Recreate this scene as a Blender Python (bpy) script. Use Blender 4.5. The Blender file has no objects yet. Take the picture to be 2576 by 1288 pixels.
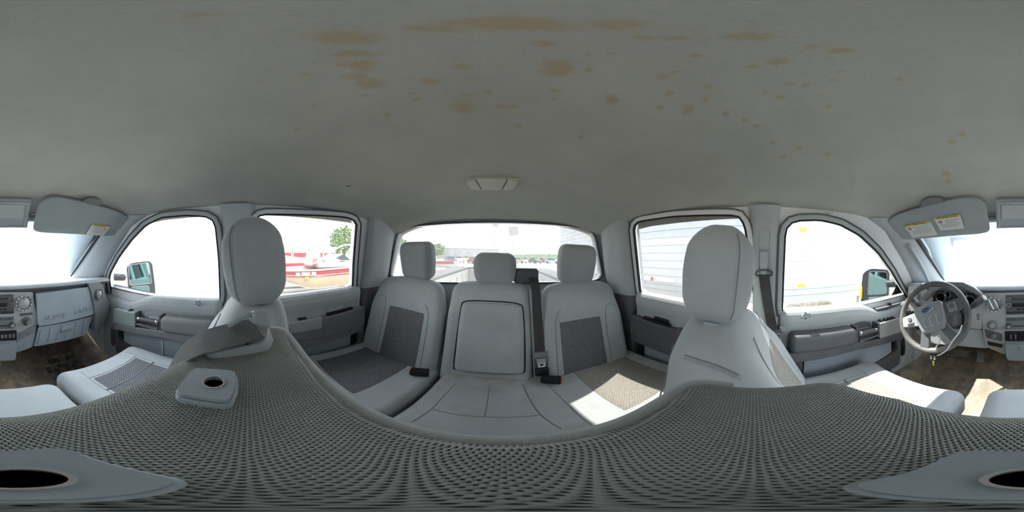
import bpy, math, random
from mathutils import Vector, Matrix, Euler
from mathutils.geometry import tessellate_polygon
random.seed(4)
sc = bpy.context.scene
col = sc.collection
V3 = Vector
PI = math.pi

# ------------------------------------------------------------------ camera
# Cab frame: +Y forward, +X towards the passenger side, camera lens at the origin.
FWD = 2554.0                       # photograph column that looks straight ahead
ROLL = math.radians(1.3)
CX = 0.045                         # lateral centre line of the cab
cam_d = bpy.data.cameras.new('camera'); cam = bpy.data.objects.new('camera', cam_d); col.objects.link(cam)
cam_d.type = 'PANO'
try: cam_d.panorama_type = 'EQUIRECTANGULAR'
except Exception: pass
try: cam_d.cycles.panorama_type = 'EQUIRECTANGULAR'
except Exception: pass
cam_d.clip_start = 0.002; cam_d.clip_end = 2000
az0 = (1288 - FWD) / 2576 * 2 * PI
cam.matrix_world = Matrix.Rotation(ROLL, 4, 'Y') @ Euler((PI/2, 0, -az0)).to_matrix().to_4x4()
sc.camera = cam

# ------------------------------------------------------------------ world, sun, exposure
w = bpy.data.worlds.new('sky'); sc.world = w; w.use_nodes = True
nt = w.node_tree; nt.nodes.clear()
def wn(t, **k):
    n = nt.nodes.new(t)
    for a, b in k.items(): setattr(n, a, b)
    return n
wo = wn('ShaderNodeOutputWorld'); bg = wn('ShaderNodeBackground'); tc = wn('ShaderNodeTexCoord')
sx = wn('ShaderNodeSeparateXYZ'); rp = wn('ShaderNodeValToRGB'); cl = wn('ShaderNodeTexNoise'); cr = wn('ShaderNodeValToRGB'); mx = wn('ShaderNodeMixRGB')
nt.links.new(tc.outputs['Generated'], sx.inputs[0]); nt.links.new(sx.outputs['Z'], rp.inputs[0])
rp.color_ramp.elements[0].position = 0.0; rp.color_ramp.elements[0].color = (.96, .97, .98, 1)
rp.color_ramp.elements[1].position = 0.75; rp.color_ramp.elements[1].color = (.60, .70, .84, 1)
e = rp.color_ramp.elements.new(.22); e.color = (.82, .88, .95, 1)
mp = wn('ShaderNodeMapping'); mp.inputs['Scale'].default_value = (2.2, 2.2, 6)
nt.links.new(tc.outputs['Generated'], mp.inputs[0]); nt.links.new(mp.outputs[0], cl.inputs['Vector'])
cl.inputs['Scale'].default_value = 1.4; cl.inputs['Detail'].default_value = 6
nt.links.new(cl.outputs['Fac'], cr.inputs[0]); cr.color_ramp.elements[0].position = .42; cr.color_ramp.elements[1].position = .68
nt.links.new(cr.outputs['Color'], mx.inputs['Fac']); nt.links.new(rp.outputs['Color'], mx.inputs['Color1']); mx.inputs['Color2'].default_value = (1, 1, 1, 1)
nt.links.new(mx.outputs[0], bg.inputs['Color']); bg.inputs['Strength'].default_value = 4.2
nt.links.new(bg.outputs[0], wo.inputs[0])
SUN_FROM = V3((-0.67, -0.27, 1.0)).normalized()
sd = bpy.data.lights.new('sun', 'SUN'); so = bpy.data.objects.new('sun', sd); col.objects.link(so)
sd.energy = 8.5; sd.angle = math.radians(0.6); sd.color = (1.0, .95, .86)
so.rotation_euler = (-SUN_FROM).to_track_quat('-Z', 'Y').to_euler(); so.location = SUN_FROM * 20
vs = sc.view_settings
vs.view_transform = 'Standard'; vs.look = 'None'; vs.gamma = 1; vs.use_curve_mapping = False
vs.exposure = 2.33
sc.cycles.max_bounces = 10; sc.cycles.diffuse_bounces = 6; sc.cycles.transparent_max_bounces = 16
sc.cycles.caustics_reflective = False; sc.cycles.caustics_refractive = False
sc.cycles.use_denoising = True

# ------------------------------------------------------------------ pixel rays
def ray(x, y):
    a = (x - FWD) / 2576 * 2 * PI; e = (644 - y) / 1288 * PI
    v = (math.sin(a)*math.cos(e), math.cos(a)*math.cos(e), math.sin(e))
    c, s = math.cos(ROLL), math.sin(ROLL)
    return V3((c*v[0] + s*v[2], v[1], -s*v[0] + c*v[2]))
def at(x, y, n, k):
    r = ray(x, y); return r * (k / r.dot(V3(n)))
def PX(x, y, k): return at(x, y, (1, 0, 0), k)
def PY(x, y, k): return at(x, y, (0, 1, 0), k)
def PZ(x, y, k): return at(x, y, (0, 0, 1), k)
GLASS_L = ((1, 0, -.25), -.745); GLASS_R = ((1, 0, .25), .835)
def GL(x, y): return at(x, y, *GLASS_L)
def GR(x, y): return at(x, y, *GLASS_R)

# ------------------------------------------------------------------ mesh builder
class M:
    def __init__(self): self.v = []; self.f = []; self.uv = {}
    def add(self, vs_, fs_):
        o = len(self.v); self.v += [tuple(p) for p in vs_]; self.f += [tuple(i + o for i in f) for f in fs_]; return self
    def grid(self, fn, nu, nv, cu=False, cv=False, us=1, vs_=1):
        o = len(self.v); NU = nu if cu else nu + 1; NV = nv if cv else nv + 1
        for i in range(NU):
            for j in range(NV):
                self.uv[len(self.v)] = (i/nu*us, j/nv*vs_); self.v.append(tuple(fn(i/nu, j/nv)))
        for i in range(nu):
            for j in range(nv):
                a = i*NV + j; b = ((i+1) % NU)*NV + j; c = ((i+1) % NU)*NV + (j+1) % NV; d = i*NV + (j+1) % NV
                self.f.append((o+a, o+b, o+c, o+d))
        return self
    def loft(self, rings, caps=True, closed=False):
        o = len(self.v); n = len(rings[0]); m = len(rings)
        for r in rings: self.v += [tuple(p) for p in r]
        for i in range(m if closed else m-1):
            for j in range(n):
                self.f.append((o+i*n+j, o+i*n+(j+1) % n, o+((i+1) % m)*n+(j+1) % n, o+((i+1) % m)*n+j))
        if caps and not closed:
            self.f.append(tuple(o+j for j in reversed(range(n)))); self.f.append(tuple(o+(m-1)*n+j for j in range(n)))
        return self
    def tube(self, path, r, seg=8, closed=False, caps=True):
        P = [V3(p) for p in path]; rings = []; n = len(P); up = V3((.13, .21, .97))
        for i, p in enumerate(P):
            t = (P[(i+1) % n] - P[i-1]) if closed else (P[min(i+1, n-1)] - P[max(i-1, 0)])
            t.normalize(); a = t.cross(up)
            if a.length < .05: a = t.cross(V3((1, 0, 0)))
            a.normalize(); b = t.cross(a).normalized(); rr = r[i] if isinstance(r, (list, tuple)) else r
            rings.append([p + a*math.cos(2*PI*k/seg)*rr + b*math.sin(2*PI*k/seg)*rr for k in range(seg)])
        return self.loft(rings, caps, closed)
    def lathe(self, prof, c, axis=(0, 0, 1), seg=24, sx=1, sy=1, xref=None):
        ax = V3(axis).normalized(); a = V3(xref) if xref else ax.orthogonal()
        a = (a - ax*a.dot(ax)).normalized(); b = ax.cross(a); c = V3(c)
        rings = [[c + ax*h + a*math.cos(2*PI*k/seg)*r*sx + b*math.sin(2*PI*k/seg)*r*sy for k in range(seg)] for r, h in prof]
        return self.loft(rings)
    def prism(self, poly, off):
        P = [V3(p) for p in poly]; off = V3(off); n = len(P); o = len(self.v)
        self.v += [tuple(p) for p in P] + [tuple(p + off) for p in P]
        self.f.append(tuple(o+i for i in range(n))); self.f.append(tuple(o+n+i for i in reversed(range(n))))
        for i in range(n): self.f.append((o+i, o+n+i, o+n+(i+1) % n, o+(i+1) % n))
        return self
    def ring(self, outer, inner, off):          # closed frame between two loops of equal length
        a = [V3(p) for p in outer]; b = [V3(p) for p in inner]; off = V3(off)
        return self.loft([[a[i], b[i], b[i]+off, a[i]+off] for i in range(len(a))], False, True)
    def plate(self, outer, holes, off):         # polygon with holes, thick
        loops = [[V3(p) for p in outer]] + [[V3(p) for p in h] for h in holes]; off = V3(off)
        fl = [p for l in loops for p in l]; o = len(self.v); n = len(fl)
        tr = tessellate_polygon(loops)
        self.v += [tuple(p) for p in fl] + [tuple(p+off) for p in fl]
        for t in tr: self.f.append(tuple(o+i for i in t)); self.f.append(tuple(o+n+i for i in reversed(t)))
        k = o
        for l in loops:
            m = len(l)
            for i in range(m): self.f.append((k+i, k+(i+1) % m, k+n+(i+1) % m, k+n+i))
            k += m
        return self
    def rbox(self, c, s, r, rot=None, fn=None, k=3, m=2):
        h = [q/2 for q in s]; r = min(r, min(h)*.999); c = V3(c); R = Euler(rot).to_matrix() if rot else None
        if isinstance(m, int): m = (m, m, m)
        S = []
        for i in range(3):
            a = h[i] - r; ed = [math.tan(j/k*PI/4)*r for j in range(1, k+1)]
            mid = [-a + 2*a*j/m[i] for j in range(m[i]+1)] if a > 1e-6 else [0]
            S.append([-a-q for q in reversed(ed)] + mid + [a+q for q in ed])
        idx = {}
        def vert(i, j, l):
            key = (i, j, l)
            if key not in idx:
                q = V3((S[0][i], S[1][j], S[2][l])); inn = V3([max(-(h[t]-r), min(h[t]-r, q[t])) for t in range(3)])
                dv = q - inn
                p = inn + dv.normalized()*r if dv.length > 1e-9 else q
                if fn: p = V3(fn(p))
                if R: p = R @ p
                idx[key] = len(self.v); self.v.append(tuple(p + c))
            return idx[key]
        N = [len(q)-1 for q in S]
        for ax in range(3):
            b, d = (ax+1) % 3, (ax+2) % 3
            for side in (0, N[ax]):
                for i in range(N[b]):
                    for j in range(N[d]):
                        q = []
                        for (ii, jj) in ((i, j), (i+1, j), (i+1, j+1), (i, j+1)):
                            t = [0, 0, 0]; t[ax] = side; t[b] = ii; t[d] = jj; q.append(vert(*t))
                        self.f.append(tuple(q) if side else tuple(reversed(q)))
        return self
    def box(self, x0, x1, y0, y1, z0, z1):
        v = [(x, y, z) for x in (x0, x1) for y in (y0, y1) for z in (z0, z1)]
        return self.add(v, [(0, 1, 3, 2), (4, 6, 7, 5), (0, 4, 5, 1), (2, 3, 7, 6), (0, 2, 6, 4), (1, 5, 7, 3)])

WL = {}
def link(o, parent, base):
    col.objects.link(o)
    if parent is not None: o.parent = parent; o.location = V3(base) - WL[parent.name]
    else: o.location = base
    WL[o.name] = V3(base)
def tag(o, label=None, cat=None, group=None, kind=None):
    for k, v in (('label', label), ('category', cat), ('group', group), ('kind', kind)):
        if v: o[k] = v
    return o
def thing(name, label, cat, base, group=None, kind=None):
    o = bpy.data.objects.new(name, None); o.empty_display_size = .05
    link(o, None, V3(base)); return tag(o, label, cat, group, kind)
def build(name, m, mat, parent=None, bevel=0, seg=2, flat=False, label=None, cat=None, group=None, kind=None, angle=38):
    P = [V3(p) for p in m.v]
    lo = V3([min(p[i] for p in P) for i in range(3)]); hi = V3([max(p[i] for p in P) for i in range(3)])
    base = V3(((lo.x+hi.x)/2, (lo.y+hi.y)/2, lo.z))
    me = bpy.data.meshes.new(name); me.from_pydata([tuple(p-base) for p in P], [], m.f)
    me.validate(); me.materials.append(mat)
    if m.uv:
        uvl = me.uv_layers.new(name='uv')
        for l in me.loops: uvl.data[l.index].uv = m.uv.get(l.vertex_index, (0, 0))
    if not flat:
        me.polygons.foreach_set('use_smooth', [True]*len(me.polygons)); me.set_sharp_from_angle(angle=math.radians(angle))
    import bmesh
    bm = bmesh.new(); bm.from_mesh(me); bmesh.ops.recalc_face_normals(bm, faces=bm.faces); bm.to_mesh(me); bm.free()
    o = bpy.data.objects.new(name, me); link(o, parent, base)
    if bevel:
        b = o.modifiers.new('bevel', 'BEVEL'); b.width = bevel; b.segments = seg; b.limit_method = 'ANGLE'; b.angle_limit = math.radians(35)
        b.harden_normals = False
    return tag(o, label, cat, group, kind)
def text(name, s, size, org, xd, yd, mat, parent, depth=.0006, sx=1.0, align='CENTER', **kw):
    cu = bpy.data.curves.new('lettering', 'FONT'); cu.body = s; cu.size = size; cu.extrude = depth; cu.align_x = align; cu.align_y = 'CENTER'
    cu.resolution_u = 3
    t = bpy.data.objects.new('lettering', cu); col.objects.link(t)
    dg = bpy.context.evaluated_depsgraph_get(); me = bpy.data.meshes.new_from_object(t.evaluated_get(dg))
    bpy.data.objects.remove(t); bpy.data.curves.remove(cu)
    xd = V3(xd).normalized(); yd = V3(yd); yd = (yd - xd*yd.dot(xd)).normalized(); zd = xd.cross(yd)
    m = M(); m.add([V3(org) + xd*v.co.x*sx + yd*v.co.y + zd*v.co.z for v in me.vertices], [tuple(p.vertices) for p in me.polygons])
    bpy.data.meshes.remove(me)
    return build(name, m, mat, parent, flat=True, **kw)
def sm(a, b, x):
    t = max(0, min(1, (x-a)/(b-a))); return t*t*(3-2*t)
def arc(pts, n=6, closed=True, rad=.03):        # round the corners of a polyline
    P = [V3(p) for p in pts]; out = []; N = len(P)
    for i in range(N):
        if not closed and i in (0, N-1): out.append(P[i]); continue
        a, b, c = P[i-1], P[i], P[(i+1) % N]
        r = rad[i] if isinstance(rad, (list, tuple)) else rad
        d1 = min(r, (a-b).length*.49); d2 = min(r, (c-b).length*.49)
        p = b + (a-b).normalized()*d1; q = b + (c-b).normalized()*d2
        for k in range(n+1):
            t = k/n; out.append(p*(1-t)**2 + b*2*t*(1-t) + q*t*t)
    return out
def resample(P, n):
    P = [V3(p) for p in P]; Q = P + [P[0]]; L = [0]
    for i in range(len(P)): L.append(L[-1] + (Q[i+1]-Q[i]).length)
    out = []; j = 0
    for k in range(n):
        s = L[-1]*k/n
        while L[j+1] < s: j += 1
        t = (s-L[j])/max(1e-9, L[j+1]-L[j]); out.append(Q[j].lerp(Q[j+1], t))
    return out
def offset_loop(P, d, nrm):                     # widen a loop in its plane
    P = [V3(p) for p in P]; nrm = V3(nrm).normalized(); c = sum(P, V3())/len(P); out = []
    for i in range(len(P)):
        t = (P[(i+1) % len(P)] - P[i-1]).normalized(); s = t.cross(nrm)
        if s.dot(P[i]-c) < 0: s = -s
        out.append(P[i] + s*d)
    return out

# ------------------------------------------------------------------ materials
class N:
    def __init__(self, name):
        self.m = bpy.data.materials.new(name); self.m.use_nodes = True; self.t = self.m.node_tree
        self.b = self.t.nodes['Principled BSDF']; self.o = self.t.nodes['Material Output']
    def n(self, t, **k):
        x = self.t.nodes.new(t)
        for a, b in k.items(): setattr(x, a, b)
        return x
    def l(self, a, b): self.t.links.new(a, b)
    def coord(self, kind='Object', scale=None):
        c = self.n('ShaderNodeTexCoord').outputs[kind]
        if scale is None: return c
        mp = self.n('ShaderNodeMapping'); mp.inputs['Scale'].default_value = scale if isinstance(scale, tuple) else (scale,)*3
        self.l(c, mp.inputs[0]); return mp.outputs[0]
    def noise(self, scale, vec=None, detail=3, rough=.5):
        x = self.n('ShaderNodeTexNoise'); x.inputs['Scale'].default_value = scale; x.inputs['Detail'].default_value = detail; x.inputs['Roughness'].default_value = rough
        if vec: self.l(vec, x.inputs['Vector'])
        return x.outputs['Fac']
    def ramp(self, fac, stops):
        r = self.n('ShaderNodeValToRGB'); cr_ = r.color_ramp
        cr_.elements[0].position, cr_.elements[0].color = stops[0][0], (*stops[0][1], 1)
        cr_.elements[1].position, cr_.elements[1].color = stops[-1][0], (*stops[-1][1], 1)
        for p, c in stops[1:-1]: e = cr_.elements.new(p); e.color = (*c, 1)
        self.l(fac, r.inputs[0]); return r.outputs['Color']
    def math(self, op, a, b=None, clamp=False):
        x = self.n('ShaderNodeMath', operation=op); x.use_clamp = clamp
        for i, q in enumerate((a, b)):
            if q is None: continue
            if isinstance(q, (int, float)): x.inputs[i].default_value = q
            else: self.l(q, x.inputs[i])
        return x.outputs[0]
    def mix(self, f, a, b):
        x = self.n('ShaderNodeMixRGB')
        for i, q in zip(('Fac', 'Color1', 'Color2'), (f, a, b)):
            if isinstance(q, (int, float)): x.inputs[i].default_value = q
            elif isinstance(q, tuple): x.inputs[i].default_value = (*q, 1)
            else: self.l(q, x.inputs[i])
        return x.outputs[0]
    def bump(self, h, strength=.3, dist=.001):
        x = self.n('ShaderNodeBump'); x.inputs['Strength'].default_value = strength; x.inputs['Distance'].default_value = dist
        self.l(h, x.inputs['Height']); self.l(x.outputs[0], self.b.inputs['Normal'])
    def color(self, c): self.l(c, self.b.inputs['Base Color'])
    def set(self, **k):
        for a, b in k.items(): self.b.inputs[a.replace('_', ' ')].default_value = b
        return self
def plain(name, c, rough=.55, var=.12, scale=6, bump=0, bscale=300, metal=0, spec=.4, bd=.001):
    n = N(name); v = n.coord(); f = n.noise(scale, v, 4)
    n.color(n.ramp(f, [(.3, tuple(q*(1-var) for q in c)), (.7, tuple(min(1, q*(1+var)) for q in c))]))
    n.set(Roughness=rough, Metallic=metal); n.b.inputs['Specular IOR Level'].default_value = spec
    if bump: n.bump(n.noise(bscale, v, 2), bump, bd)
    return n.m
def fabric(name, c, soil=.0):
    n = N(name); v = n.coord(); big = n.noise(5, v, 4)
    base = n.ramp(big, [(.3, tuple(q*.9 for q in c)), (.7, tuple(q*1.08 for q in c))])
    if soil:
        d = n.noise(3.2, v, 6, .65); mask = n.ramp(d, [(.50, (0, 0, 0)), (.72, (soil,)*3)])
        base = n.mix(mask, base, (.24, .19, .12))
        if soil > .3:                              # spill stain worked into the back edge of the cushion
            sp = n.n('ShaderNodeSeparateXYZ'); n.l(v, sp.inputs[0])
            e_ = n.math('ADD', n.math('MULTIPLY', sp.outputs['Y'], -9.0), n.math('MULTIPLY', n.noise(9, v, 5, .7), 1.6))
            base = n.mix(n.math('MULTIPLY', n.math('SUBTRACT', e_, 2.15, True), .7, True), base, (.30, .21, .10))
    wv = n.n('ShaderNodeTexVoronoi'); wv.inputs['Scale'].default_value = 620; n.l(v, wv.inputs['Vector'])
    base = n.mix(n.math('MULTIPLY', wv.outputs['Distance'], .25), base, tuple(q*.45 for q in c))
    n.color(base); n.set(Roughness=.92); n.b.inputs['Specular IOR Level'].default_value = .15
    n.b.inputs['Sheen Weight'].default_value = .25; n.b.inputs['Sheen Roughness'].default_value = .5
    n.bump(wv.outputs['Distance'], .35, .0008)
    return n.m
def brickcloth(name, lo, hi, bw=.0125, rh=.0064, mort=.0013):
    n = N(name); v = n.coord('UV')
    b = n.n('ShaderNodeTexBrick'); n.l(v, b.inputs['Vector'])
    b.inputs['Scale'].default_value = 1; b.inputs['Brick Width'].default_value = bw; b.inputs['Row Height'].default_value = rh
    b.inputs['Mortar Size'].default_value = mort; b.inputs['Mortar Smooth'].default_value = .6
    b.inputs['Color1'].default_value = (*hi, 1); b.inputs['Color2'].default_value = (*[q*.8 for q in hi], 1); b.inputs['Mortar'].default_value = (*lo, 1)
    n.color(b.outputs['Color']); n.set(Roughness=.95); n.b.inputs['Specular IOR Level'].default_value = .1
    n.bump(n.math('SUBTRACT', 1.0, b.outputs['Fac']), .6, .0015)
    return n.m
def knit(name, c, p=.0023):
    n = N(name); v = n.coord('UV'); s = n.n('ShaderNodeSeparateXYZ'); n.l(v, s.inputs[0])
    k = 2*PI/p
    wob = n.math('MULTIPLY', n.math('SUBTRACT', n.noise(60, v, 2), .5), 2.2)
    a = n.math('SINE', n.math('ADD', n.math('MULTIPLY', s.outputs['X'], k), wob))
    b = n.math('SINE', n.math('ADD', n.math('MULTIPLY', s.outputs['Y'], k*.62), wob))
    h = n.math('MULTIPLY', a, b)                                  # staggered loops and holes
    ab = n.math('SUBTRACT', 1.0, h)
    hole = n.ramp(h, [(.28, (0, 0, 0)), (.72, (1, 1, 1))])
    colr = n.mix(hole, n.ramp(n.noise(9, v, 4), [(.3, tuple(q*.88 for q in c)), (.7, tuple(q*1.1 for q in c))]), tuple(q*.13 for q in c))
    n.color(colr); n.set(Roughness=.9); n.b.inputs['Specular IOR Level'].default_value = .15
    n.bump(ab, .8, .0012)
    return n.m
def emit_free_glass(name, tint, dust=0.0, refl=.06, dcol=(.8, .8, .78)):
    n = N(name); t = n.t; t.nodes.remove(n.b)
    tr = n.n('ShaderNodeBsdfTransparent'); tr.inputs[0].default_value = (*tint, 1)
    gl = n.n('ShaderNodeBsdfGlossy'); gl.inputs['Roughness'].default_value = .02; gl.inputs[0].default_value = (.9, .95, .95, 1)
    fr = n.n('ShaderNodeFresnel'); fr.inputs['IOR'].default_value = 1.25
    mx_ = n.n('ShaderNodeMixShader'); n.l(fr.outputs[0], mx_.inputs[0]); n.l(tr.outputs[0], mx_.inputs[1]); n.l(gl.outputs[0], mx_.inputs[2])
    out = mx_.outputs[0]
    if dust:
        ts = n.n('ShaderNodeBsdfTranslucent'); ts.inputs[0].default_value = (*dcol, 1)
        m2 = n.n('ShaderNodeMixShader'); f = n.noise(4, n.coord(), 5)
        n.l(n.math('MULTIPLY', n.math('ADD', n.math('MULTIPLY', f, .3), .85), dust), m2.inputs[0]); n.l(out, m2.inputs[1]); n.l(ts.outputs[0], m2.inputs[2]); out = m2.outputs[0]
    n.l(out, n.o.inputs[0]); return n.m

FAB = (.485, .517, .530)
mat_fab = fabric('seat_fabric', FAB, .12)
mat_fab_soil = fabric('soiled_seat_fabric', FAB, .55)
mat_head = fabric('headrest_fabric', (.455, .488, .498))
mat_side = plain('seat_side_vinyl', (.40, .44, .45), .6, .06, 8, .15, 500)
mat_insert = brickcloth('insert_cloth', (.045, .047, .053), (.29, .298, .315))
mat_insert_sunlit = brickcloth('sunlit_insert_cloth', (.20, .185, .16), (.44, .42, .38))  # same insert cloth for the sunlit seats, sunlight painted in as paler tan
mat_knit = knit('knit_cloth', (.40, .425, .405))
mat_belt = plain('belt_webbing', (.055, .055, .055), .75, .15, 40, .5, 700)
mat_belt_grey = plain('grey_belt_webbing', (.125, .128, .125), .75, .12, 60, .6, 700)
mat_plastic = plain('grey_plastic', (.37, .41, .42), .5, .06, 9, .18, 420)
mat_plastic_blue = plain('blue_grey_plastic', (.34, .39, .43), .5, .06, 9, .2, 420)
mat_plastic_dk = plain('charcoal_plastic', (.115, .118, .128), .48, .1, 9, .18, 420)
mat_plastic_md = plain('mid_grey_plastic', (.225, .23, .24), .45, .08, 9, .18, 420)
mat_black = plain('black_plastic', (.014, .014, .016), .45, .2, 20)
mat_rubber = plain('rubber_seal', (.02, .02, .022), .7, .2, 20)
mat_silver = plain('silver_paint', (.47, .47, .465), .42, .04, 20, 0, 1, .25)
mat_pillar = plain('pillar_plastic', (.475, .51, .52), .6, .05, 6, .12, 500)
mat_chrome = plain('chrome', (.85, .86, .88), .08, .02, 4, 0, 1, 1.0)
mat_steel = plain('buckle_steel', (.62, .63, .65), .25, .05, 10, 0, 1, 1.0)
mat_red = plain('red_button', (.75, .03, .02), .4, .05)
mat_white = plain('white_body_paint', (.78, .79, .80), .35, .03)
mat_label = plain('paper_label', (.80, .80, .76), .6, .03)
mat_yellow = plain('yellow_print', (.75, .58, .10), .6, .05)
mat_ink = plain('dark_print', (.05, .05, .05), .7, .1)
mat_inkred = plain('red_print', (.5, .06, .06), .7, .1)
mat_inkw = plain('white_print', (.75, .76, .78), .6, .03)
mat_blue = plain('blue_enamel', (.02, .05, .20), .3, .05)
mat_rim = plain('worn_wheel_leather', (.13, .125, .12), .5, .45, 7, .1, 300)
mat_amber = plain('amber_lens', (.9, .38, .03), .3, .05)
mat_brass = plain('brass_key', (.6, .42, .13), .35, .1, 30, 0, 1, 1.0)
mat_lens = plain('lamp_lens', (.66, .63, .54), .18, .05, 30, 0, 1, 0, .8)
mat_lampbody = plain('lamp_housing', (.70, .67, .60), .4, .1)
mat_glass = emit_free_glass('clear_glass', (.56, .572, .572))
mat_wind = emit_free_glass('windshield_glass', (.43, .442, .442))
mat_tint = emit_free_glass('tinted_glass', (.43, .433, .43), .02)
mat_tint_b = emit_free_glass('dusty_rear_glass', (.36, .362, .36), .055)
n_ = N('mirror_glass'); n_.set(Metallic=1.0, Roughness=.02); n_.b.inputs['Base Color'].default_value = (.10, .155, .155, 1)
n_.l(n_.noise(2, n_.coord()), n_.n('ShaderNodeMath').inputs[0]); mat_mirror = n_.m

def headliner_mat():
    n = N('headliner_cloth'); v = n.coord()
    at_ = n.n('ShaderNodeAttribute'); at_.attribute_name = 'stain'
    fine = n.noise(420, v, 2); mid = n.noise(7, v, 5, .6)
    c = n.ramp(mid, [(.3, (.50, .495, .46)), (.7, (.57, .565, .525))])
    c = n.mix(n.math('MULTIPLY', fine, .35), c, (.30, .30, .28))
    edge = n.math('ADD', at_.outputs['Fac'], n.math('MULTIPLY', n.math('SUBTRACT', n.noise(70, v, 5, .7), .5), 1.3))
    mask = n.ramp(edge, [(.30, (0, 0, 0)), (.72, (.78, .78, .78))])
    c = n.mix(mask, c, (.45, .365, .225))
    n.color(c); n.set(Roughness=.97); n.b.inputs['Specular IOR Level'].default_value = .05
    n.bump(fine, .55, .0015); return n.m
mat_headliner = headliner_mat()
def floor_mat():
    n = N('muddy_vinyl_floor'); v = n.coord()
    a = n.noise(4.5, n.coord('Object', (1, .45, 1)), 7, .68); b = n.noise(16, v, 6, .7)
    c = n.ramp(a, [(.36, (.03, .027, .024)), (.44, (.14, .115, .09)), (.50, (.34, .28, .20)), (.56, (.48, .30, .13)), (.64, (.52, .45, .35))])
    c = n.mix(n.ramp(b, [(.45, (0, 0, 0)), (.60, (.7,)*3)]), c, (.06, .052, .045))
    n.color(n.mix(.34, c, (.54, .47, .37))); n.set(Roughness=.8); n.bump(b, .6, .004); return n.m
mat_floor = floor_mat()
def ground_mat():
    n = N('gravel_yard'); v = n.coord()
    c = n.ramp(n.noise(.35, v, 8, .7), [(.3, (.42, .38, .31)), (.7, (.58, .54, .47))])
    n.color(n.mix(n.math('MULTIPLY', n.noise(14, v, 4), .4), c, (.25, .22, .18))); n.set(Roughness=1); return n.m
mat_ground = ground_mat()

# ================================================================== THE CAB SHELL
def ceil_z(x, y):
    u = (x - CX)/.77
    return .298 - .085*abs(u)**5 - .075*sm(.42, .90, y)**1.3 - .068*sm(-.56, -1.05, y)**1.1
STAINS = [(870, 95, 80, 14), (905, 135, 50, 8), (905, 165, 45, 12), (895, 193, 30, 9), (932, 211, 32, 12), (1090, 72, 90, 8), (1280, 60, 190, 15),
 (1560, 62, 90, 12), (1168, 168, 28, 8), (1398, 172, 42, 17), (1080, 205, 22, 8), (1170, 270, 30, 14), (1540, 250, 17, 11), (1668, 193, 15, 8),
 (1730, 277, 15, 12), (1958, 155, 30, 9), (1890, 93, 70, 8), (1370, 110, 28, 8), (1480, 135, 14, 6), (1535, 135, 15, 6), (1480, 177, 13, 6),
 (1750, 140, 16, 6), (1780, 218, 9, 6), (1775, 250, 9, 7), (1685, 235, 11, 6), (1660, 272, 9, 6), (1825, 287, 9, 6), (1873, 303, 9, 7),
 (1892, 168, 18, 6), (1700, 182, 12, 6), (2040, 118, 26, 6), (2110, 128, 40, 6), (2115, 182, 11, 5), (2095, 200, 10, 5), (2262, 200, 14, 6),
 (2420, 337, 10, 7), (2395, 358, 10, 7), (2380, 436, 11, 7), (2385, 458, 8, 5), (1260, 268, 12, 5), (1290, 270, 14, 6), (1175, 238, 13, 5),
 (1230, 232, 10, 5), (1050, 250, 10, 5), (1040, 235, 9, 4), (770, 186, 15, 5), (790, 266, 8, 5), (920, 240, 10, 5), (975, 290, 10, 5), (745, 325, 7, 4),
 (1395, 227, 10, 5), (1393, 249, 7, 4), (1305, 317, 8, 5), (1462, 345, 8, 6), (1905, 316, 9, 6), (1945, 360, 7, 5), (2010, 373, 8, 5), (1970, 395, 8, 5),
 (2080, 388, 8, 5), (2085, 268, 8, 5), (2060, 240, 8, 5), (1985, 210, 10, 5), (1925, 230, 8, 5), (1960, 245, 9, 5), (1700, 95, 60, 6), (2025, 215, 9, 5),
 (1625, 95, 40, 6), (480, 35, 60, 5), (470, 52, 50, 3)]
st = []
for (px_, py_, rx, ry) in STAINS:
    r = ray(px_, py_); z0 = .295
    p = r*(z0/r.z); p = r*(ceil_z(p.x, p.y)/r.z); rh = math.hypot(p.x, p.y); sl = rh*rh + p.z*p.z
    st.append((p.x, p.y, math.atan2(p.y, p.x), ry*PI/1288*sl/p.z*1.15, rx*2*PI/2576*rh*1.15))
m = M(); nx, ny = 270, 310; X0, X1, Y0, Y1 = CX-.80, CX+.80, -1.12, .90
m.grid(lambda u, v: (X0+(X1-X0)*u, Y0+(Y1-Y0)*v, ceil_z(X0+(X1-X0)*u, Y0+(Y1-Y0)*v)), nx, ny); m.uv = {}
ceiling = build('ceiling', m, mat_headliner, kind='structure', label='grey cloth headliner spotted with brown water stains')
vals = []
for (x, y, z) in m.v:
    f = 0.0
    for (sx_, sy_, a, ra, rb) in st:
        dx, dy = x-sx_, y-sy_
        if abs(dx) > .2 or abs(dy) > .2: continue
        c, s = math.cos(a), math.sin(a); q = math.hypot((dx*c+dy*s)/ra, (-dx*s+dy*c)/rb)
        f = max(f, 1.05-.6*q if q < 1.75 else 0)
    vals.append(f)
a_ = ceiling.data.attributes.new('stain', 'FLOAT', 'POINT'); a_.data.foreach_set('value', vals)
mr = M(); mr.grid(lambda u, v: (CX+(u-.5)*1.75, -1.2+2.25*v, .36 - .1*abs(2*u-1)**5 - .14*sm(.35, .95, -1.2+2.25*v)), 16, 16)
build('roof_panel', mr, mat_white, ceiling, label='white painted steel roof skin above the headliner')
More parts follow.
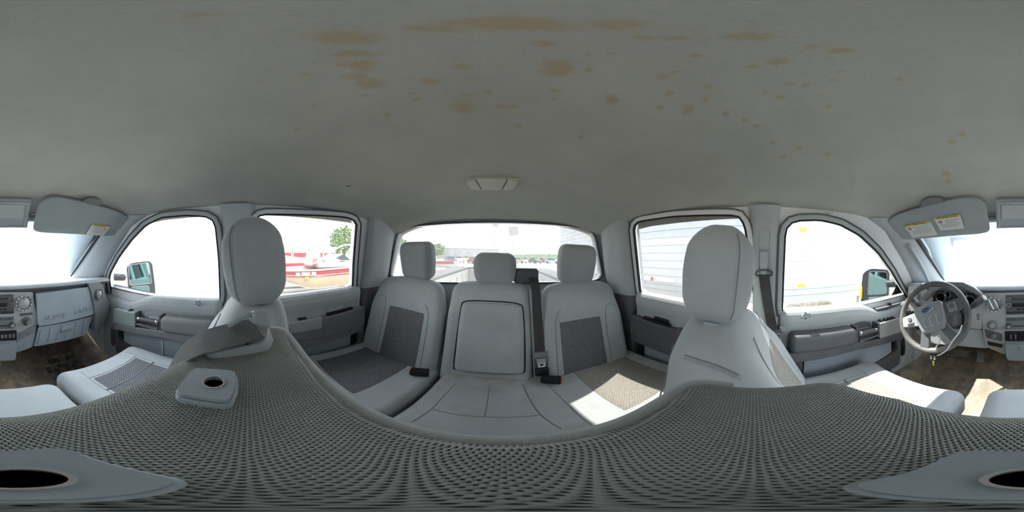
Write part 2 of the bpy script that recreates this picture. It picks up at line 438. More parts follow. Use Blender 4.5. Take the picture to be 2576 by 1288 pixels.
def disc(name, px_, py_, r, mat, parent, h=.004):
    p = PZ(px_, py_, .29); p = ray(px_, py_)*(ceil_z(p.x, p.y)/ray(px_, py_).z); p.z = ceil_z(p.x, p.y)
    dx = .01; nrm = V3(((ceil_z(p.x-dx, p.y)-ceil_z(p.x+dx, p.y))/(2*dx), (ceil_z(p.x, p.y-dx)-ceil_z(p.x, p.y+dx))/(2*dx), 1)).normalized()
    mm = M(); mm.lathe([(r*.2, -h), (r*.85, -h), (r, -h*.4), (r, .002)], p, nrm, 20); return build(name, mm, mat, parent), p, nrm
disc('trim_plug', 1075, 527, .03, mat_headliner, ceiling, .003)
for q in ((874, 468), (880, 468)): disc('screw', q[0], q[1], .0035, mat_black, ceiling, .002)
for (q, sgn) in (((2085, 536), 1), ((445, 537), -1)):
    p = (GL if sgn > 0 else GR)(*q); p.z = ceil_z(p.x, p.y) - .006
    mm = M(); mm.rbox(p, (.014, .042, .004), .0019, (0, .5*sgn, 0)); t_ = build('airbag_tag', mm, mat_label, ceiling)
    text('lettering', 'AIRBAG', .009, p + V3((.002*sgn, 0, -.003)), (0, 1*sgn, 0), (-.85*sgn, 0, -.5) if sgn > 0 else (.85, 0, -.5), mat_ink, t_)

# floor with toe board and a low tunnel
def floor_z(x, y):
    z = -1.05 + .62*max(0, y-1.18) + .07*math.exp(-((x-CX)/.17)**2)
    if abs(x-CX) > .68: z += .05*sm(.68, .80, abs(x-CX))
    return z
m = M(); m.grid(lambda u, v: (CX-.86+1.72*u, -1.10+2.75*v, floor_z(CX-.86+1.72*u, -1.10+2.75*v)), 60, 90); m.uv = {}
floor = build('floor', m, mat_floor, kind='structure', label='worn muddy vinyl cab floor')
m = M(); m.box(CX-.84, CX+.84, 1.62, 1.66, -1.05, -.30)
build('wall_front', m, mat_black, kind='structure', label='dark firewall behind the dashboard')

# side windows traced on the glass planes
FL = [GL(*p) for p in [(1969, 781), (1972, 700), (1977, 585), (1984, 566), (2003, 558), (2060, 556), (2110, 567), (2160, 594), (2205, 636), (2240, 684), (2262, 722), (2281, 752), (2262, 756), (2215, 777), (2195, 778), (2165, 768), (2130, 769), (2060, 776)]]
FR = [GR(*p) for p in [(553, 752), (549, 650), (541, 572), (534, 555), (518, 547), (470, 544), (410, 549), (370, 568), (335, 604), (302, 648), (282, 684), (277, 700), (283, 742), (340, 757), (352, 753), (372, 747), (395, 744), (470, 749)]]
RL = [GL(*p) for p in [(1598, 580), (1601, 565), (1612, 559), (1700, 547), (1845, 545), (1862, 549), (1872, 572), (1884, 650), (1899, 780), (1896, 790), (1720, 757), (1640, 742), (1614, 737)]]
RR = [GR(*p) for p in [(893, 566), (886, 554), (865, 548), (760, 543), (660, 542), (646, 548), (640, 566), (628, 640), (622, 745), (623, 756), (720, 745), (800, 735), (884, 722), (886, 660)]]
loops = {'FL': resample(FL, 72), 'FR': resample(FR, 72), 'RL': resample(RL, 72), 'RR': resample(RR, 72)}
NL = V3((1, 0, -.25)).normalized(); NR = V3((-1, 0, -.25)).normalized()     # into the cab
def gx(side, z):
    if side < 0: return -.745 + .25*z if z > -.30 else -.82
    return .835 - .25*z if z > -.30 else .91
def side_pts(side, yz): return [V3((gx(side, z), y, z)) for y, z in yz]
for side, name in ((-1, 'wall_left'), (1, 'wall_right')):
    f, r = ('FL', 'RL') if side < 0 else ('FR', 'RR'); nn = NL if side < 0 else NR
    outer = side_pts(side, [(-1.12, -.30), (-1.12, .27), (.66, .27), (.80, .18), (1.02, .0), (1.24, -.17), (1.24, -.30)])
    m = M(); m.plate(outer, [offset_loop(loops[f], .012, nn), offset_loop(loops[r], .012, nn)], nn*-.05)
    x0, x1 = sorted((gx(side, -.4), gx(side, -.4)+side*.05)); m.box(x0, x1, -1.12, 1.65, -1.10, -.29)
    build(name, m, mat_white, kind='structure', label='white painted inner body side of the cab, ' + ('driver' if side < 0 else 'passenger') + ' side')
# rear wall with the back window
BW = [PY(*p, -1.03) for p in [(983, 690), (985, 668), (990, 640), (999, 592), (1008, 580), (1030, 572), (1120, 564), (1250, 561), (1400, 567), (1470, 575), (1488, 583), (1497, 600), (1510, 668), (1514, 688), (1508, 700), (1496, 704), (1250, 709), (1000, 704), (989, 700)]]
BWl = resample(BW, 90)
m = M(); m.plate([(CX-.86, -1.03, -1.10), (CX-.86, -1.03, -.25), (CX-.74, -1.03, .28), (CX+.74, -1.03, .28), (CX+.86, -1.03, -.25), (CX+.86, -1.03, -1.10)], [offset_loop(BWl, .006, (0, 1, 0))], (0, -.06, 0))
build('wall_back', m, mat_pillar, kind='structure', label='grey rear cab wall around the wide back window')
m = M(); m.ring(offset_loop(BWl, .014, (0, 1, 0)), BWl, (0, .010, 0))
for i in range(len(m.v)): m.v[i] = (m.v[i][0], m.v[i][1]-.002, m.v[i][2])
w2 = thing('window_2', 'wide dusty back window of the cab', None, (CX, -1.03, -.2), kind='structure')
build('window_seal', m, mat_plastic_dk, w2)
m = M(); m.prism([p + V3((0, -.03, 0)) for p in offset_loop(BWl, .004, (0, 1, 0))], (0, -.005, 0)); build('pane', m, mat_tint_b, w2)
# windshield
WS = [(CX-.79, 1.58, -.24), (CX-.66, .80, .205), (CX-.35, .86, .215), (CX, .88, .218), (CX+.35, .86, .215), (CX+.66, .80, .205), (CX+.79, 1.58, -.24), (CX+.4, 1.66, -.25), (CX, 1.68, -.25), (CX-.4, 1.66, -.25)]
w1 = thing('window_1', 'overexposed windshield above the dashboard', None, (CX, 1.2, -.24), kind='structure')
def wsf(u, v):
    q = 1-(2*u-1)**2; b = V3((CX+.79*(2*u-1), 1.58+.10*q, -.245)); t = V3((CX+.665*(2*u-1), .79+.09*q, .21+.012*q)); return b.lerp(t, v)
m = M(); m.grid(wsf, 16, 8); m.uv = {}; build('pane', m, mat_wind, w1)
wsx = (V3(WS[5])-V3(WS[1])).normalized(); wsu = (V3(WS[2])-V3(WS[8])); 
def on_ws(px_, py_):
    a, b, c = V3(WS[0]), V3(WS[6]), V3(WS[3]); n = (b-a).cross(c-a).normalized(); return at(px_, py_, n, n.dot(a)), n
pw, nw = on_ws(2348, 603); pa, _ = on_ws(2306, 613); pb, _ = on_ws(2386, 594)
xd = (pa-pb).normalized(); yd = xd.cross(-nw if nw.y < 0 else nw)
if yd.z < 0: yd = -yd
mat_marker = plain('faded_marker_paint', (.62, .80, .74), .8, .05)
text('painted_number', '50X49374', .085, pw + V3((0, .012, .012)), xd, yd, mat_marker, w1, sx=1.0, label='faded number painted on the outside, seen reversed')
m = M(); m.tube([V3(p)+V3((0, 0, -.004)) for p in (WS[0], WS[1])], .012, 8); m.tube([V3(p) for p in (WS[6], WS[5])], .012, 8); build('window_seal', m, mat_rubber, w1)

# pillars and header trim
def loft_strip(name, A, B, nrm_in, bulge, mat, thick=.03, n=8, **kw):
    """band between polylines A and B bulging into the cab"""
    rings = []
    for a, b in zip(A, B):
        a, b = V3(a), V3(b); ni = V3(nrm_in); prof = []
        for k in range(n+1):
            t = k/n; prof.append(a.lerp(b, t) + ni*bulge*(1-(2*t-1)**4))
        back = [b - ni*thick, a - ni*thick]
        rings.append(prof + back)
    mm = M(); mm.loft(rings); return build(name, mm, mat, **kw)
k = 0
for side, lp in ((-1, loops['FL']), (1, loops['FR'])):
    sn = 'driver' if side < 0 else 'passenger'; s = side; nn = NL if s < 0 else NR
    A, B = [], []
    for (y, z, yw, zw) in [(.52, .205, .74, .235), (.66, .15, .82, .185), (.80, .03, .93, .12), (.93, -.085, 1.07, .04), (1.03, -.19, 1.22, -.045), (1.10, -.30, 1.40, -.15), (1.12, -.36, 1.60, -.26)]:
        A.append(V3((gx(s, z) - s*.0, y+.02, z+.02))); t = (zw+.24)/.445; B.append(V3((CX + s*(.79-.13*max(0, min(1.05, t))), yw, zw)))
    ni = V3((-s*.8, -.55, -.1)).normalized()
    tr = loft_strip('trim_%d' % (1 if s < 0 else 2), A, B, ni, .022, mat_pillar, kind='structure', label='grey A-pillar trim on the %s side of the windshield' % sn)
    if s < 0:     # grab handle on the driver pillar
        path = [A[i].lerp(B[i], .55) + ni*(.03 + .025*h) for i, h in ((2, -.6), (2, .7), (3, 1), (4, .8), (5, -.4))]
        mm = M(); mm.tube(arc(path, 5, False, .04), .011, 8); build('grab_handle', mm, mat_pillar, tr)
    # B pillar: upper cover with guide slot
    f, r = (('FL', 'RL') if s < 0 else ('FR', 'RR'))
    def bp(y, z, d=0): return V3((gx(s, z) - s*(.012+d), y, z))
    ya, yb = (.088, -.040) if s < 0 else (.125, -.035)
    A = [bp(ya+.004, .235), bp(ya, .20), bp(ya-.004, .10), bp(ya-.008, -.1), bp(ya-.006, -.30), V3((gx(s, -.3)-s*.02, ya-.004, -.62)), V3((gx(s, -.3)-s*.02, ya-.004, -1.04))]
    B = [bp(yb-.004, .235), bp(yb, .20), bp(yb+.004, .10), bp(yb+.012, -.1), bp(yb+.006, -.30), V3((gx(s, -.3)-s*.02, yb, -.62)), V3((gx(s, -.3)-s*.02, yb, -1.04))]
    trb = loft_strip('trim_%d' % (3 if s < 0 else 4), A, B, nn, .022, mat_pillar, kind='structure', label='grey B-pillar cover behind the %s door' % sn)
    if s < 0:
        mm = M(); 
        q = arc([bp(.002, .135, .0215), bp(.042, .135, .0215), bp(.042, -.09, .0215), bp(.002, -.09, .0215)], 6, True, .018)
        mm.ring(offset_loop(q, .004, nn), q, nn*.002); build('guide_slot', mm, mat_plastic, trb)
    # C pillar
    yc = -.735 if s < 0 else -.735
    def cp(y, z, d=0): return V3((gx(s, z) - s*(.014+d), y, z))
    xb = (CX-.77) if s < 0 else CX+.80
    A = [cp(yc+.03, .245), cp(yc+.025, .18), cp(yc+.01, .0), cp(yc-.01, -.25)]
    B = [V3((xb+.085*-s*1.1, -1.018, .245)), V3((xb-s*.045, -1.018, .18)), V3((xb-s*.015, -1.018, .0)), V3((xb+s*.03, -1.018, -.25))]
    nic = V3((-s*.75, .66, 0)).normalized()
    trc = loft_strip('trim_%d' % (5 if s < 0 else 6), A, B, nic, .045, mat_pillar, .10, kind='structure', label='grey C-pillar trim in the %s side rear corner' % sn)
    A2 = [cp(yc-.01, -.25), cp(yc-.01, -.6), cp(yc-.01, -1.0)]; B2 = [V3((xb+s*.03, -1.018, -.25)), V3((xb+s*.04, -1.018, -.6)), V3((xb+s*.04, -1.018, -1.0))]
    rings = []
    for a, b in zip(A2, B2):
        rings.append([a.lerp(b, t/8) + nic*(.042*(1-(2*t/8-1)**4)) for t in range(9)] + [b-nic*.08, a-nic*.08])
    mm = M(); mm.loft(rings); build('lower_trim', mm, mat_plastic_dk, trc, label='dark plastic lower corner trim')
    if s > 0:
        c_ = A[2].lerp(B[2], .72) + nic*.045; mm = M(); mm.lathe([(.0, .006), (.016, .006), (.019, .003), (.019, -.004)], PY(978, 625, -.985) + V3((0, .012, 0)), nic, 20); build('trim_plug', mm, mat_pillar, trc)
# door opening seals run round each window
m = M()
hd = [V3((CX + .70*t, .86 - .06*abs(t)**2, .205 - .008*abs(t))) for t in [i/10-1 for i in range(21)]]
m.tube(hd, .02, 8); build('trim_7', m, mat_pillar, kind='structure', label='grey header rail along the top of the windshield')

# ================================================================== DOORS
def zb(loop, y):
    best = None; n = len(loop)
    for i in range(n):
        a, b = loop[i], loop[(i+1) % n]
        if (a.y-y)*(b.y-y) <= 0 and abs(a.y-b.y) > 1e-9:
            z = a.z + (b.z-a.z)*(y-a.y)/(b.y-a.y); best = z if best is None else min(best, z)
    if best is None:
        ys = sorted(loop, key=lambda p: abs(p.y-y) + .5*max(0, p.z+.15)); best = ys[0].z
    return best
def make_door(num, side, front, loop, y0, y1, label):
    nn = NL if side < 0 else NR; s = side
    def X(d): return CX + s*(.86 - d)
    D = thing('door_%d' % num, label, None, (X(.02), (y0+y1)/2, -1.0), kind='structure')
    L = loop
    m = M(); m.ring(offset_loop(L, .0095, nn), L, nn*.012); build('window_seal', m, mat_rubber, D)
    m = M(); m.ring([p+nn*.002 for p in offset_loop(L, .032, nn)], [p+nn*.002 for p in offset_loop(L, .009, nn)], nn*.016)
    build('window_frame', m, mat_pillar if front else mat_white, D, .004)
    m = M(); m.ring([p+nn*.012 for p in offset_loop(L, .038, nn)], [p+nn*.012 for p in offset_loop(L, .033, nn)], nn*.010); build('door_seal', m, mat_plastic_dk, D)
    m = M(); m.prism([p-nn*.018 for p in offset_loop(L, .006, nn)], nn*-.004); build('pane', m, mat_glass if front else mat_tint, D)
    # padded panel below the glass
    def prof(u, v):
        y = y0 + (y1-y0)*u; zt = zb(L, min(max(y, min(p.y for p in L)+.004), max(p.y for p in L)-.004)) + .004
        e = min(u, 1-u)*(y1-y0); ed = 1 - .55*(1-min(1, e/.02))**2
        P = [(-.008, zt), (.006, zt+.002), (.030, zt-.006), (.046, zt-.022), (.052, zt-.05), (.048, zt-.085), (.040, zt-.11), (.036, -.46), (.030, -.70), (.030, -.86), (.02, -.97)]
        t = v*(len(P)-1); i = min(int(t), len(P)-2); f = t-i
        return V3((X((P[i][0]+(P[i+1][0]-P[i][0])*f)*ed), y, P[i][1]+(P[i+1][1]-P[i][1])*f))
    m = M(); m.grid(prof, 40, 40); m.uv = {}; build('door_panel', m, mat_pillar, D, angle=60)
    if front:
        a0, a1, b0, b1 = (.135, .475, .645, .83) if s < 0 else (.165, .475, .675, .865)
        # upper character groove
        m = M(); m.rbox((X(.040), (a0+a1)/2+.02, -.352), (.012, a1-a0+.12, .03), .005); build('ledge', m, mat_plastic, D)
        m = M(); m.rbox((X(.075), (a0+a1)/2, -.432), (.10, a1-a0, .105), .028, fn=lambda p: (p.x, p.y, p.z - .05*p.y + .006), m=(2, 6, 2)); build('armrest_pad', m, mat_plastic_dk if s < 0 else mat_plastic_md, D)
        m = M(); m.prism(arc([(X(.104), a0-.012, -.470), (X(.104), a1+.02, -.487), (X(.104), b0-.01, -.515), (X(.104), b1+.012, -.535), (X(.104), b1+.02, -.60), (X(.104), b1-.04, -.585), (X(.104), a1, -.535), (X(.104), a0-.006, -.535)], 4, True, .012), (s*.10, 0, 0))
        build('armrest_rail', m, mat_plastic_dk if s < 0 else mat_plastic_md, D, .004)
        # pull handle with bright end caps
        ph = thing
        m = M(); m.box(*sorted((X(.098), X(.03))), a1+.03, b0-.012, -.49, -.482); build('handle_well', m, mat_plastic_md, D)
        m = M(); m.tube([(X(.088), a1+.02, -.437), (X(.092), (a1+b0)/2, -.438), (X(.088), b0-.015, -.447)], .0165, 14); hb = build('pull_handle', m, mat_plastic_dk, D)
        m = M()
        for yy, zz in ((a1+.034, -.437), (b0-.03, -.446)): m.lathe([(.0175, -.006), (.0185, 0), (.0175, .006)], (X(.088), yy, zz), (0, 1, 0), 16)
        build('end_cap', m, mat_chrome, hb)
        m = M(); m.box(*sorted((X(.098), X(.03))), a1+.004, a1+.018, -.50, -.385); m.box(*sorted((X(.098), X(.03))), b0-.012, b0, -.50, -.40); build('handle_bracket', m, mat_plastic_dk, D, .003)
        # window switch panel
        m = M(); m.prism(arc([(X(.10), b0, -.405), (X(.10), b1+.01, -.420), (X(.10), b1+.014, -.535), (X(.10), b0, -.515)], 4, True, .01), (s*.09, 0, 0)); sp = build('switch_panel', m, mat_silver if s < 0 else mat_plastic, D, .004)
        nsw = 4 if s < 0 else 1
        for i in range(nsw):
            yy = (b0+.035+i*.036) if nsw > 1 else (b0+.06); zz = -.405 - .015*(yy-b0)/(b1-b0)
            m = M(); m.rbox((X(.066), yy, zz+.002), (.04, .026, .008), .003); sw = build('switch_bezel', m, mat_black, sp)
            m = M(); m.rbox((X(.066), yy+.003, zz+.007), (.026, .012, .01), .003, (.2, 0, 0)); build('rocker', m, mat_plastic_dk, sp)
        if s > 0:
            text('lettering', 'LOCK', .010, (X(.066), b1-.05, -.4135), (0, -1, 0), (1, 0, 0), mat_ink, sp)
        # map pocket: light face, dark surround and hollow front end
        m = M(); pk = arc([(X(.064), a0+.075, -.545), (X(.064), b1-.055, -.585), (X(.064), b1-.055, -.70), (X(.064), a0+.11, -.80), (X(.064), a0+.06, -.80)], 4, True, .015)
        m.prism(pk, (s*.006, 0, 0)); build('pocket_face', m, mat_plastic_blue, D, .003)
        m = M(); m.plate(arc([(X(.062), a0, -.53), (X(.062), b1+.02, -.585), (X(.062), b1+.045, -.64), (X(.062), b1+.03, -.86), (X(.062), b1-.08, -.88), (X(.062), a0, -.88)], 4, True, .03), [arc([(X(.062), a0+.07, -.54), (X(.062), b1-.005, -.582), (X(.062), b1+.005, -.70), (X(.062), a0+.12, -.81), (X(.062), a0+.055, -.81)], 4, True, .02)], (s*.04, 0, 0))
        build('pocket_surround', m, mat_plastic_dk, D, .003)
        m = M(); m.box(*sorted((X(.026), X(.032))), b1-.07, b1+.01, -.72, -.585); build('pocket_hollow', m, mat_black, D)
        m = M(); m.rbox((X(.075), (a0+b1)/2-.05, -.825), (.05, .62, .03), .006, (-.13*1, 0, 0)); build('pocket_tray', m, mat_plastic_dk, D)
        if s > 0:
            mm = M(); mm.tube([(X(.066), .49, -.575), (X(.067), .49, -.60), (X(.067), .487, -.65), (X(.066), .485, -.70)], [.003, .006, .003, .004], 6); build('glue_mark', mm, mat_label, D)
        # speaker grille slats ahead of the pocket
        yc, zc = (b1+.085, -.70)
        for i in range(15):
            zz = zc+.105-.0155*i; hw = .036*math.sqrt(max(.05, 1-((i-7)/8.2)**2))
            m = M(); m.rbox((X(.036), yc + .012*(i-7)/7, zz), (.008, hw*2, .0065), .002, (.25, 0, 0), k=1, m=1); build('grille_slat', m, mat_black if s < 0 else mat_plastic_dk, D)
        # inside release handle
        yr = (.51, .61) if s < 0 else (.51, .60)
        m = M(); m.prism(arc([(X(.044), yr[0]-.01, -.425), (X(.044), yr[0]-.012, -.385), (X(.044), yr[1]+.01, -.378), (X(.044), yr[1]+.01, -.44)], 3, True, .012), (s*.01, 0, 0)); rl = build('release_recess', m, mat_plastic_dk if s < 0 else mat_plastic, D)
        m = M(); m.rbox((X(.058), sum(yr)/2-.01, -.428), (.022, .085, .022), .007, (-.08, 0, 0)); build('release_handle', m, mat_plastic_dk if s < 0 else mat_plastic, D)
        # lock knob in its notch
        yk = .222 if s < 0 else .26
        m = M(); m.prism([(X(.040), yk-.028, -.300), (X(.040), yk+.028, -.300), (X(.040), yk+.022, -.272), (X(.040), yk-.010, -.272)], (-s*.014, 0, 0)); kn = build('lock_notch', m, mat_plastic, D, .003)
        m = M(); m.lathe([(.0, .03), (.0065, .03), (.0075, .022), (.0065, .004), (.0065, -.004)], (X(.046), yk, -.300), (0, 0, 1), 12); build('lock_knob', m, mat_black, D)
        if s < 0:
            m = M(); q = [PX(2172, 781, X(.012)), PX(2225, 768, X(.012)), PX(2262, 760, X(.012))]
            m.rbox((X(.026), .79, -.333), (.045, .23, .008), .003, (-.02, 0, 0)); mc = build('mirror_switch_plate', m, mat_plastic_dk, D)
            m = M(); m.lathe([(.0, .022), (.012, .02), (.014, .01), (.017, .0)], (X(.026), .80, -.33), (0, 0, 1), 14); build('mirror_switch', m, mat_black, D)
    else:
        a0, a1 = -.735, -.06
        m = M(); m.prism(arc([(X(.082), a0, -.372), (X(.082), -.43, -.392), (X(.082), a1, -.415), (X(.082), a1, -.515), (X(.082), -.43, -.535), (X(.082), a0, -.525)], 5, True, .02), (s*.07, 0, 0))
        ar = build('armrest', m, mat_plastic_dk if s < 0 else mat_plastic_md, D, .008, 3)
        m = M(); m.prism(arc([(X(.070), -.645, -.366), (X(.070), -.455, -.378), (X(.040), -.455, -.378), (X(.040), -.645, -.366)], 3, True, .01), (0, 0, -.014)); build('cup_recess', m, mat_black, ar)
        m = M(); m.rbox((X(.044), -.52, -.362), (.02, .10, .022), .007, (-.06, 0, 0)); build('release_handle', m, mat_black if s < 0 else mat_plastic, D)
        m = M(); m.prism(arc([(X(.044), -.59, -.36), (X(.044), -.45, -.37), (X(.044), -.45, -.335), (X(.044), -.59, -.325)], 3, True, .01), (s*.008, 0, 0)); build('release_recess', m, mat_plastic, D)
        m = M(); m.prism(arc([(X(.086), -.412, -.385), (X(.086), -.07, -.40), (X(.086), -.07, -.468), (X(.086), -.412, -.462)], 4, True, .008), (s*.074, 0, 0)); swp = build('switch_panel', m, mat_silver if s > 0 else mat_plastic_dk, D, .005)
        m = M(); m.rbox((X(.055), -.30, -.387), (.03, .05, .008), .003, (-.04, 0, 0)); build('rocker', m, mat_black, swp)
        m = M(); m.plate(arc([(X(.075), a0-.004, -.50), (X(.075), a1, -.52), (X(.075), a1, -.90), (X(.075), a0-.004, -.90)], 4, True, .02), [arc([(X(.075), a0+.03, -.565), (X(.075), a1-.03, -.60), (X(.075), a1-.03, -.74), (X(.075), a0+.03, -.68)], 4, True, .02)], (s*.045, 0, 0)); build('pocket_surround', m, mat_plastic_dk if s < 0 else mat_plastic_md, D, .003)
        m = M(); m.box(*sorted((X(.034), X(.04))), a0+.09, a1, -.76, -.53); build('pocket_face', m, mat_plastic_blue if s < 0 else mat_plastic, D)
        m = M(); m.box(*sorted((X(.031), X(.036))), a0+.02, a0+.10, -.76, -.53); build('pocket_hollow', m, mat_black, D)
    return D
make_door(1, -1, True, loops['FL'], .100, 1.10, 'grey driver door with armrest, window switches and map pocket')
make_door(2, 1, True, loops['FR'], .135, 1.10, 'grey front passenger door with armrest and map pocket')
make_door(3, -1, False, loops['RL'], -.735, -.03, 'grey rear door behind the driver seat')
make_door(4, 1, False, loops['RR'], -.735, -.03, 'grey rear door behind the front passenger seat')

# ================================================================== SEATS
def tapefn(path, w_, th, side_dir):
    """flat strap along a path; side_dir gives its width direction per point"""
    m = M(); rings = []; n = len(path)
    for i, p in enumerate(path):
        p = V3(p); sdv = V3(side_dir[i] if isinstance(side_dir, list) else side_dir).normalized()
        t = (V3(path[min(i+1, n-1)]) - V3(path[max(i-1, 0)])).normalized(); nr = t.cross(sdv).normalized()
        rings.append([p - sdv*w_/2 - nr*th/2, p + sdv*w_/2 - nr*th/2, p + sdv*w_/2 + nr*th/2, p - sdv*w_/2 + nr*th/2])
    m.loft(rings); return m
def smooth_path(P, n=6):
    P = [V3(p) for p in P]; out = []
    for i in range(len(P)-1):
        p0, p1, p2, p3 = P[max(i-1, 0)], P[i], P[i+1], P[min(i+2, len(P)-1)]
        for k in range(n):
            t = k/n; out.append(.5*((2*p1) + (p2-p0)*t + (2*p0-5*p1+4*p2-p3)*t*t + (3*p1-p0-3*p2+p3)*t**3))
    out.append(P[-1]); return out
class Back:
    """upholstered seat back: local x across, y front, z up (0..h)"""
    def __init__(s, cx, y0, z0, w, t, h, recl, bol=.03, shoulder=.05, narrow=.16, ttop=.6): s.__dict__.update(locals())
    def fn(s, p):
        x, y, z = p[0], p[1], p[2]; q = z/s.h; u = x/(s.w/2)
        tf = 1 + (s.ttop-1)*sm(.1, 1, q)
        yy = y*tf
        fr = max(0, min(1, (y/(s.t/2)+1)/2))
        yy += fr*s.bol*(abs(u)**2.2)*(1-.75*sm(.55, .95, q)) - fr*s.bol*.2
        xx = x*(1 - s.narrow*sm(.62, 1.0, q)); zz = z - s.shoulder*abs(u)**2.6*sm(.55, 1.0, q)
        return V3((s.cx + xx, s.y0 + yy - zz*math.tan(s.recl), s.z0 + zz))
    def body(s, r=.055): 
        m = M(); m.rbox((0, 0, 0), (s.w, s.t, s.h), r, fn=lambda p: s.fn((p.x, p.y, p.z + s.h/2)), k=4, m=(12, 3, 14)); return m
    def patch(s, x0, x1, z0, z1, lift=.003, nx=14, nz=20):
        def f(u, v):
            x = x0 + (x1-x0)*u; z = z0 + (z1-z0)*v; e = min(u, 1-u, v, 1-v)
            return s.fn((x, s.t/2 + (lift if e > .001 else -.006), z))
        m = M(); m.grid(f, nx, nz, us=x1-x0, vs_=z1-z0); return m
    def line(s, pts, r=.0014, lift=-.0004, back=False):
        m = M(); P = smooth_path([s.fn((x, (s.t/2+lift)*(-1 if back else 1), z)) for x, z in pts], 5); m.tube(P, r, 5); return m
class Cushion:
    """seat cushion: local x across, y forward, z up, top at z = 0"""
    def __init__(s, cx, y0, y1, z, w, t, crown=.02, bol=.02, nose=.03, rise=.0): s.__dict__.update(locals()); s.L = y1-y0
    def fn(s, p):
        x, y, z = p; u = x/(s.w/2); v = y/(s.L/2); top = max(0, min(1, 1 + z/s.t))
        zz = z + top*(s.bol*abs(u)**3 + s.rise*(v+1)/2 - s.nose*max(0, v-.55)**2*4 - s.crown*(1-u*u)*.3)
        return V3((s.cx + x, (s.y0+s.y1)/2 + y, s.z + zz))
    def body(s, r=.05):
        m = M(); m.rbox((0, 0, 0), (s.w, s.L, s.t), r, fn=lambda p: s.fn((p.x, p.y, p.z - s.t/2)), k=4, m=(12, 14, 2)); return m
    def patch(s, x0, x1, y0, y1, lift=.003, nx=14, ny=20):
        yc = (s.y0+s.y1)/2
        def f(u, v):
            x = x0 + (x1-x0)*u; y = y0 + (y1-y0)*v; e = min(u, 1-u, v, 1-v)
            return s.fn((x-s.cx, y-yc, (lift if e > .001 else -.006)))
        m = M(); m.grid(f, nx, ny, us=x1-x0, vs_=y1-y0); return m
    def line(s, pts, r=.0014, lift=-.0003):
        yc = (s.y0+s.y1)/2; m = M(); m.tube(smooth_path([s.fn((x-s.cx, y-yc, lift)) for x, y in pts], 5), r, 5); return m
mat_seam = plain('seam_thread', (.24, .255, .26), .9, .1)
mat_seam_tan = plain('soiled_seam', (.20, .18, .12), .9, .1)
mat_stitch = plain('pale_stitching', (.42, .46, .46), .9, .05)
def headrest(c, w_, t, h, rot, parent, posts=(-.06, .06), down=.06, seam=True, egg=.12, mat=None, r=.055):
    c = V3(c)
    def fn(p):
        q = p.z/(h/2)
        return V3((p.x*(1-.10*max(0, -q)-.06*max(0, q)**2), p.y*(1 - egg*max(0, -q)**1.5 - (.30 if egg > .1 else .05)*max(0, q)**2.5), p.z))
    m = M(); m.rbox(c, (w_, t, h), r, rot, fn, k=5, m=(5, 3, 4)); hr = build('headrest', m, mat or mat_head, parent, angle=80)
    R = Euler(rot).to_matrix()
    if seam:
        hh = (w_/2, t/2, h/2)
        def surf(q_):
            inn = V3([max(-(hh[i]-r), min(hh[i]-r, q_[i])) for i in range(3)]); dv = V3(q_)-inn; p = inn + dv.normalized()*(r+.0004); return c + R @ fn(p)
        for sx_ in (-1, 1):
            P = [surf((sx_*w_/2, t/2-.022+.008*k*k, k*h/2)) for k in [j/16-1 for j in range(33)]]
            mm = M(); mm.tube(P, .0014, 5); build('seam', mm, mat_seam, hr)
            for j in range(2, 31):
                p = surf((sx_*w_/2, t/2-.029+.008*(j/16-1)**2, (j/16-1)*h/2)); st_ = M(); st_.rbox(p, (.0025, .0025, .006), .001, k=1, m=1); build('stitch', st_, mat_stitch, hr)
    for px_ in posts:
        b0 = c + R @ V3((px_, 0, -h/2+.01)); mm = M(); mm.tube([b0, b0 + R @ V3((0, 0, -down-.01))], .007, 10); build('headrest_post', mm, mat_chrome, parent)
        mm = M(); mm.rbox(b0 + R @ V3((0, 0, -down+.004)), (.034, .034, .016), .006, rot); build('post_guide', mm, mat_plastic, parent)
    return hr
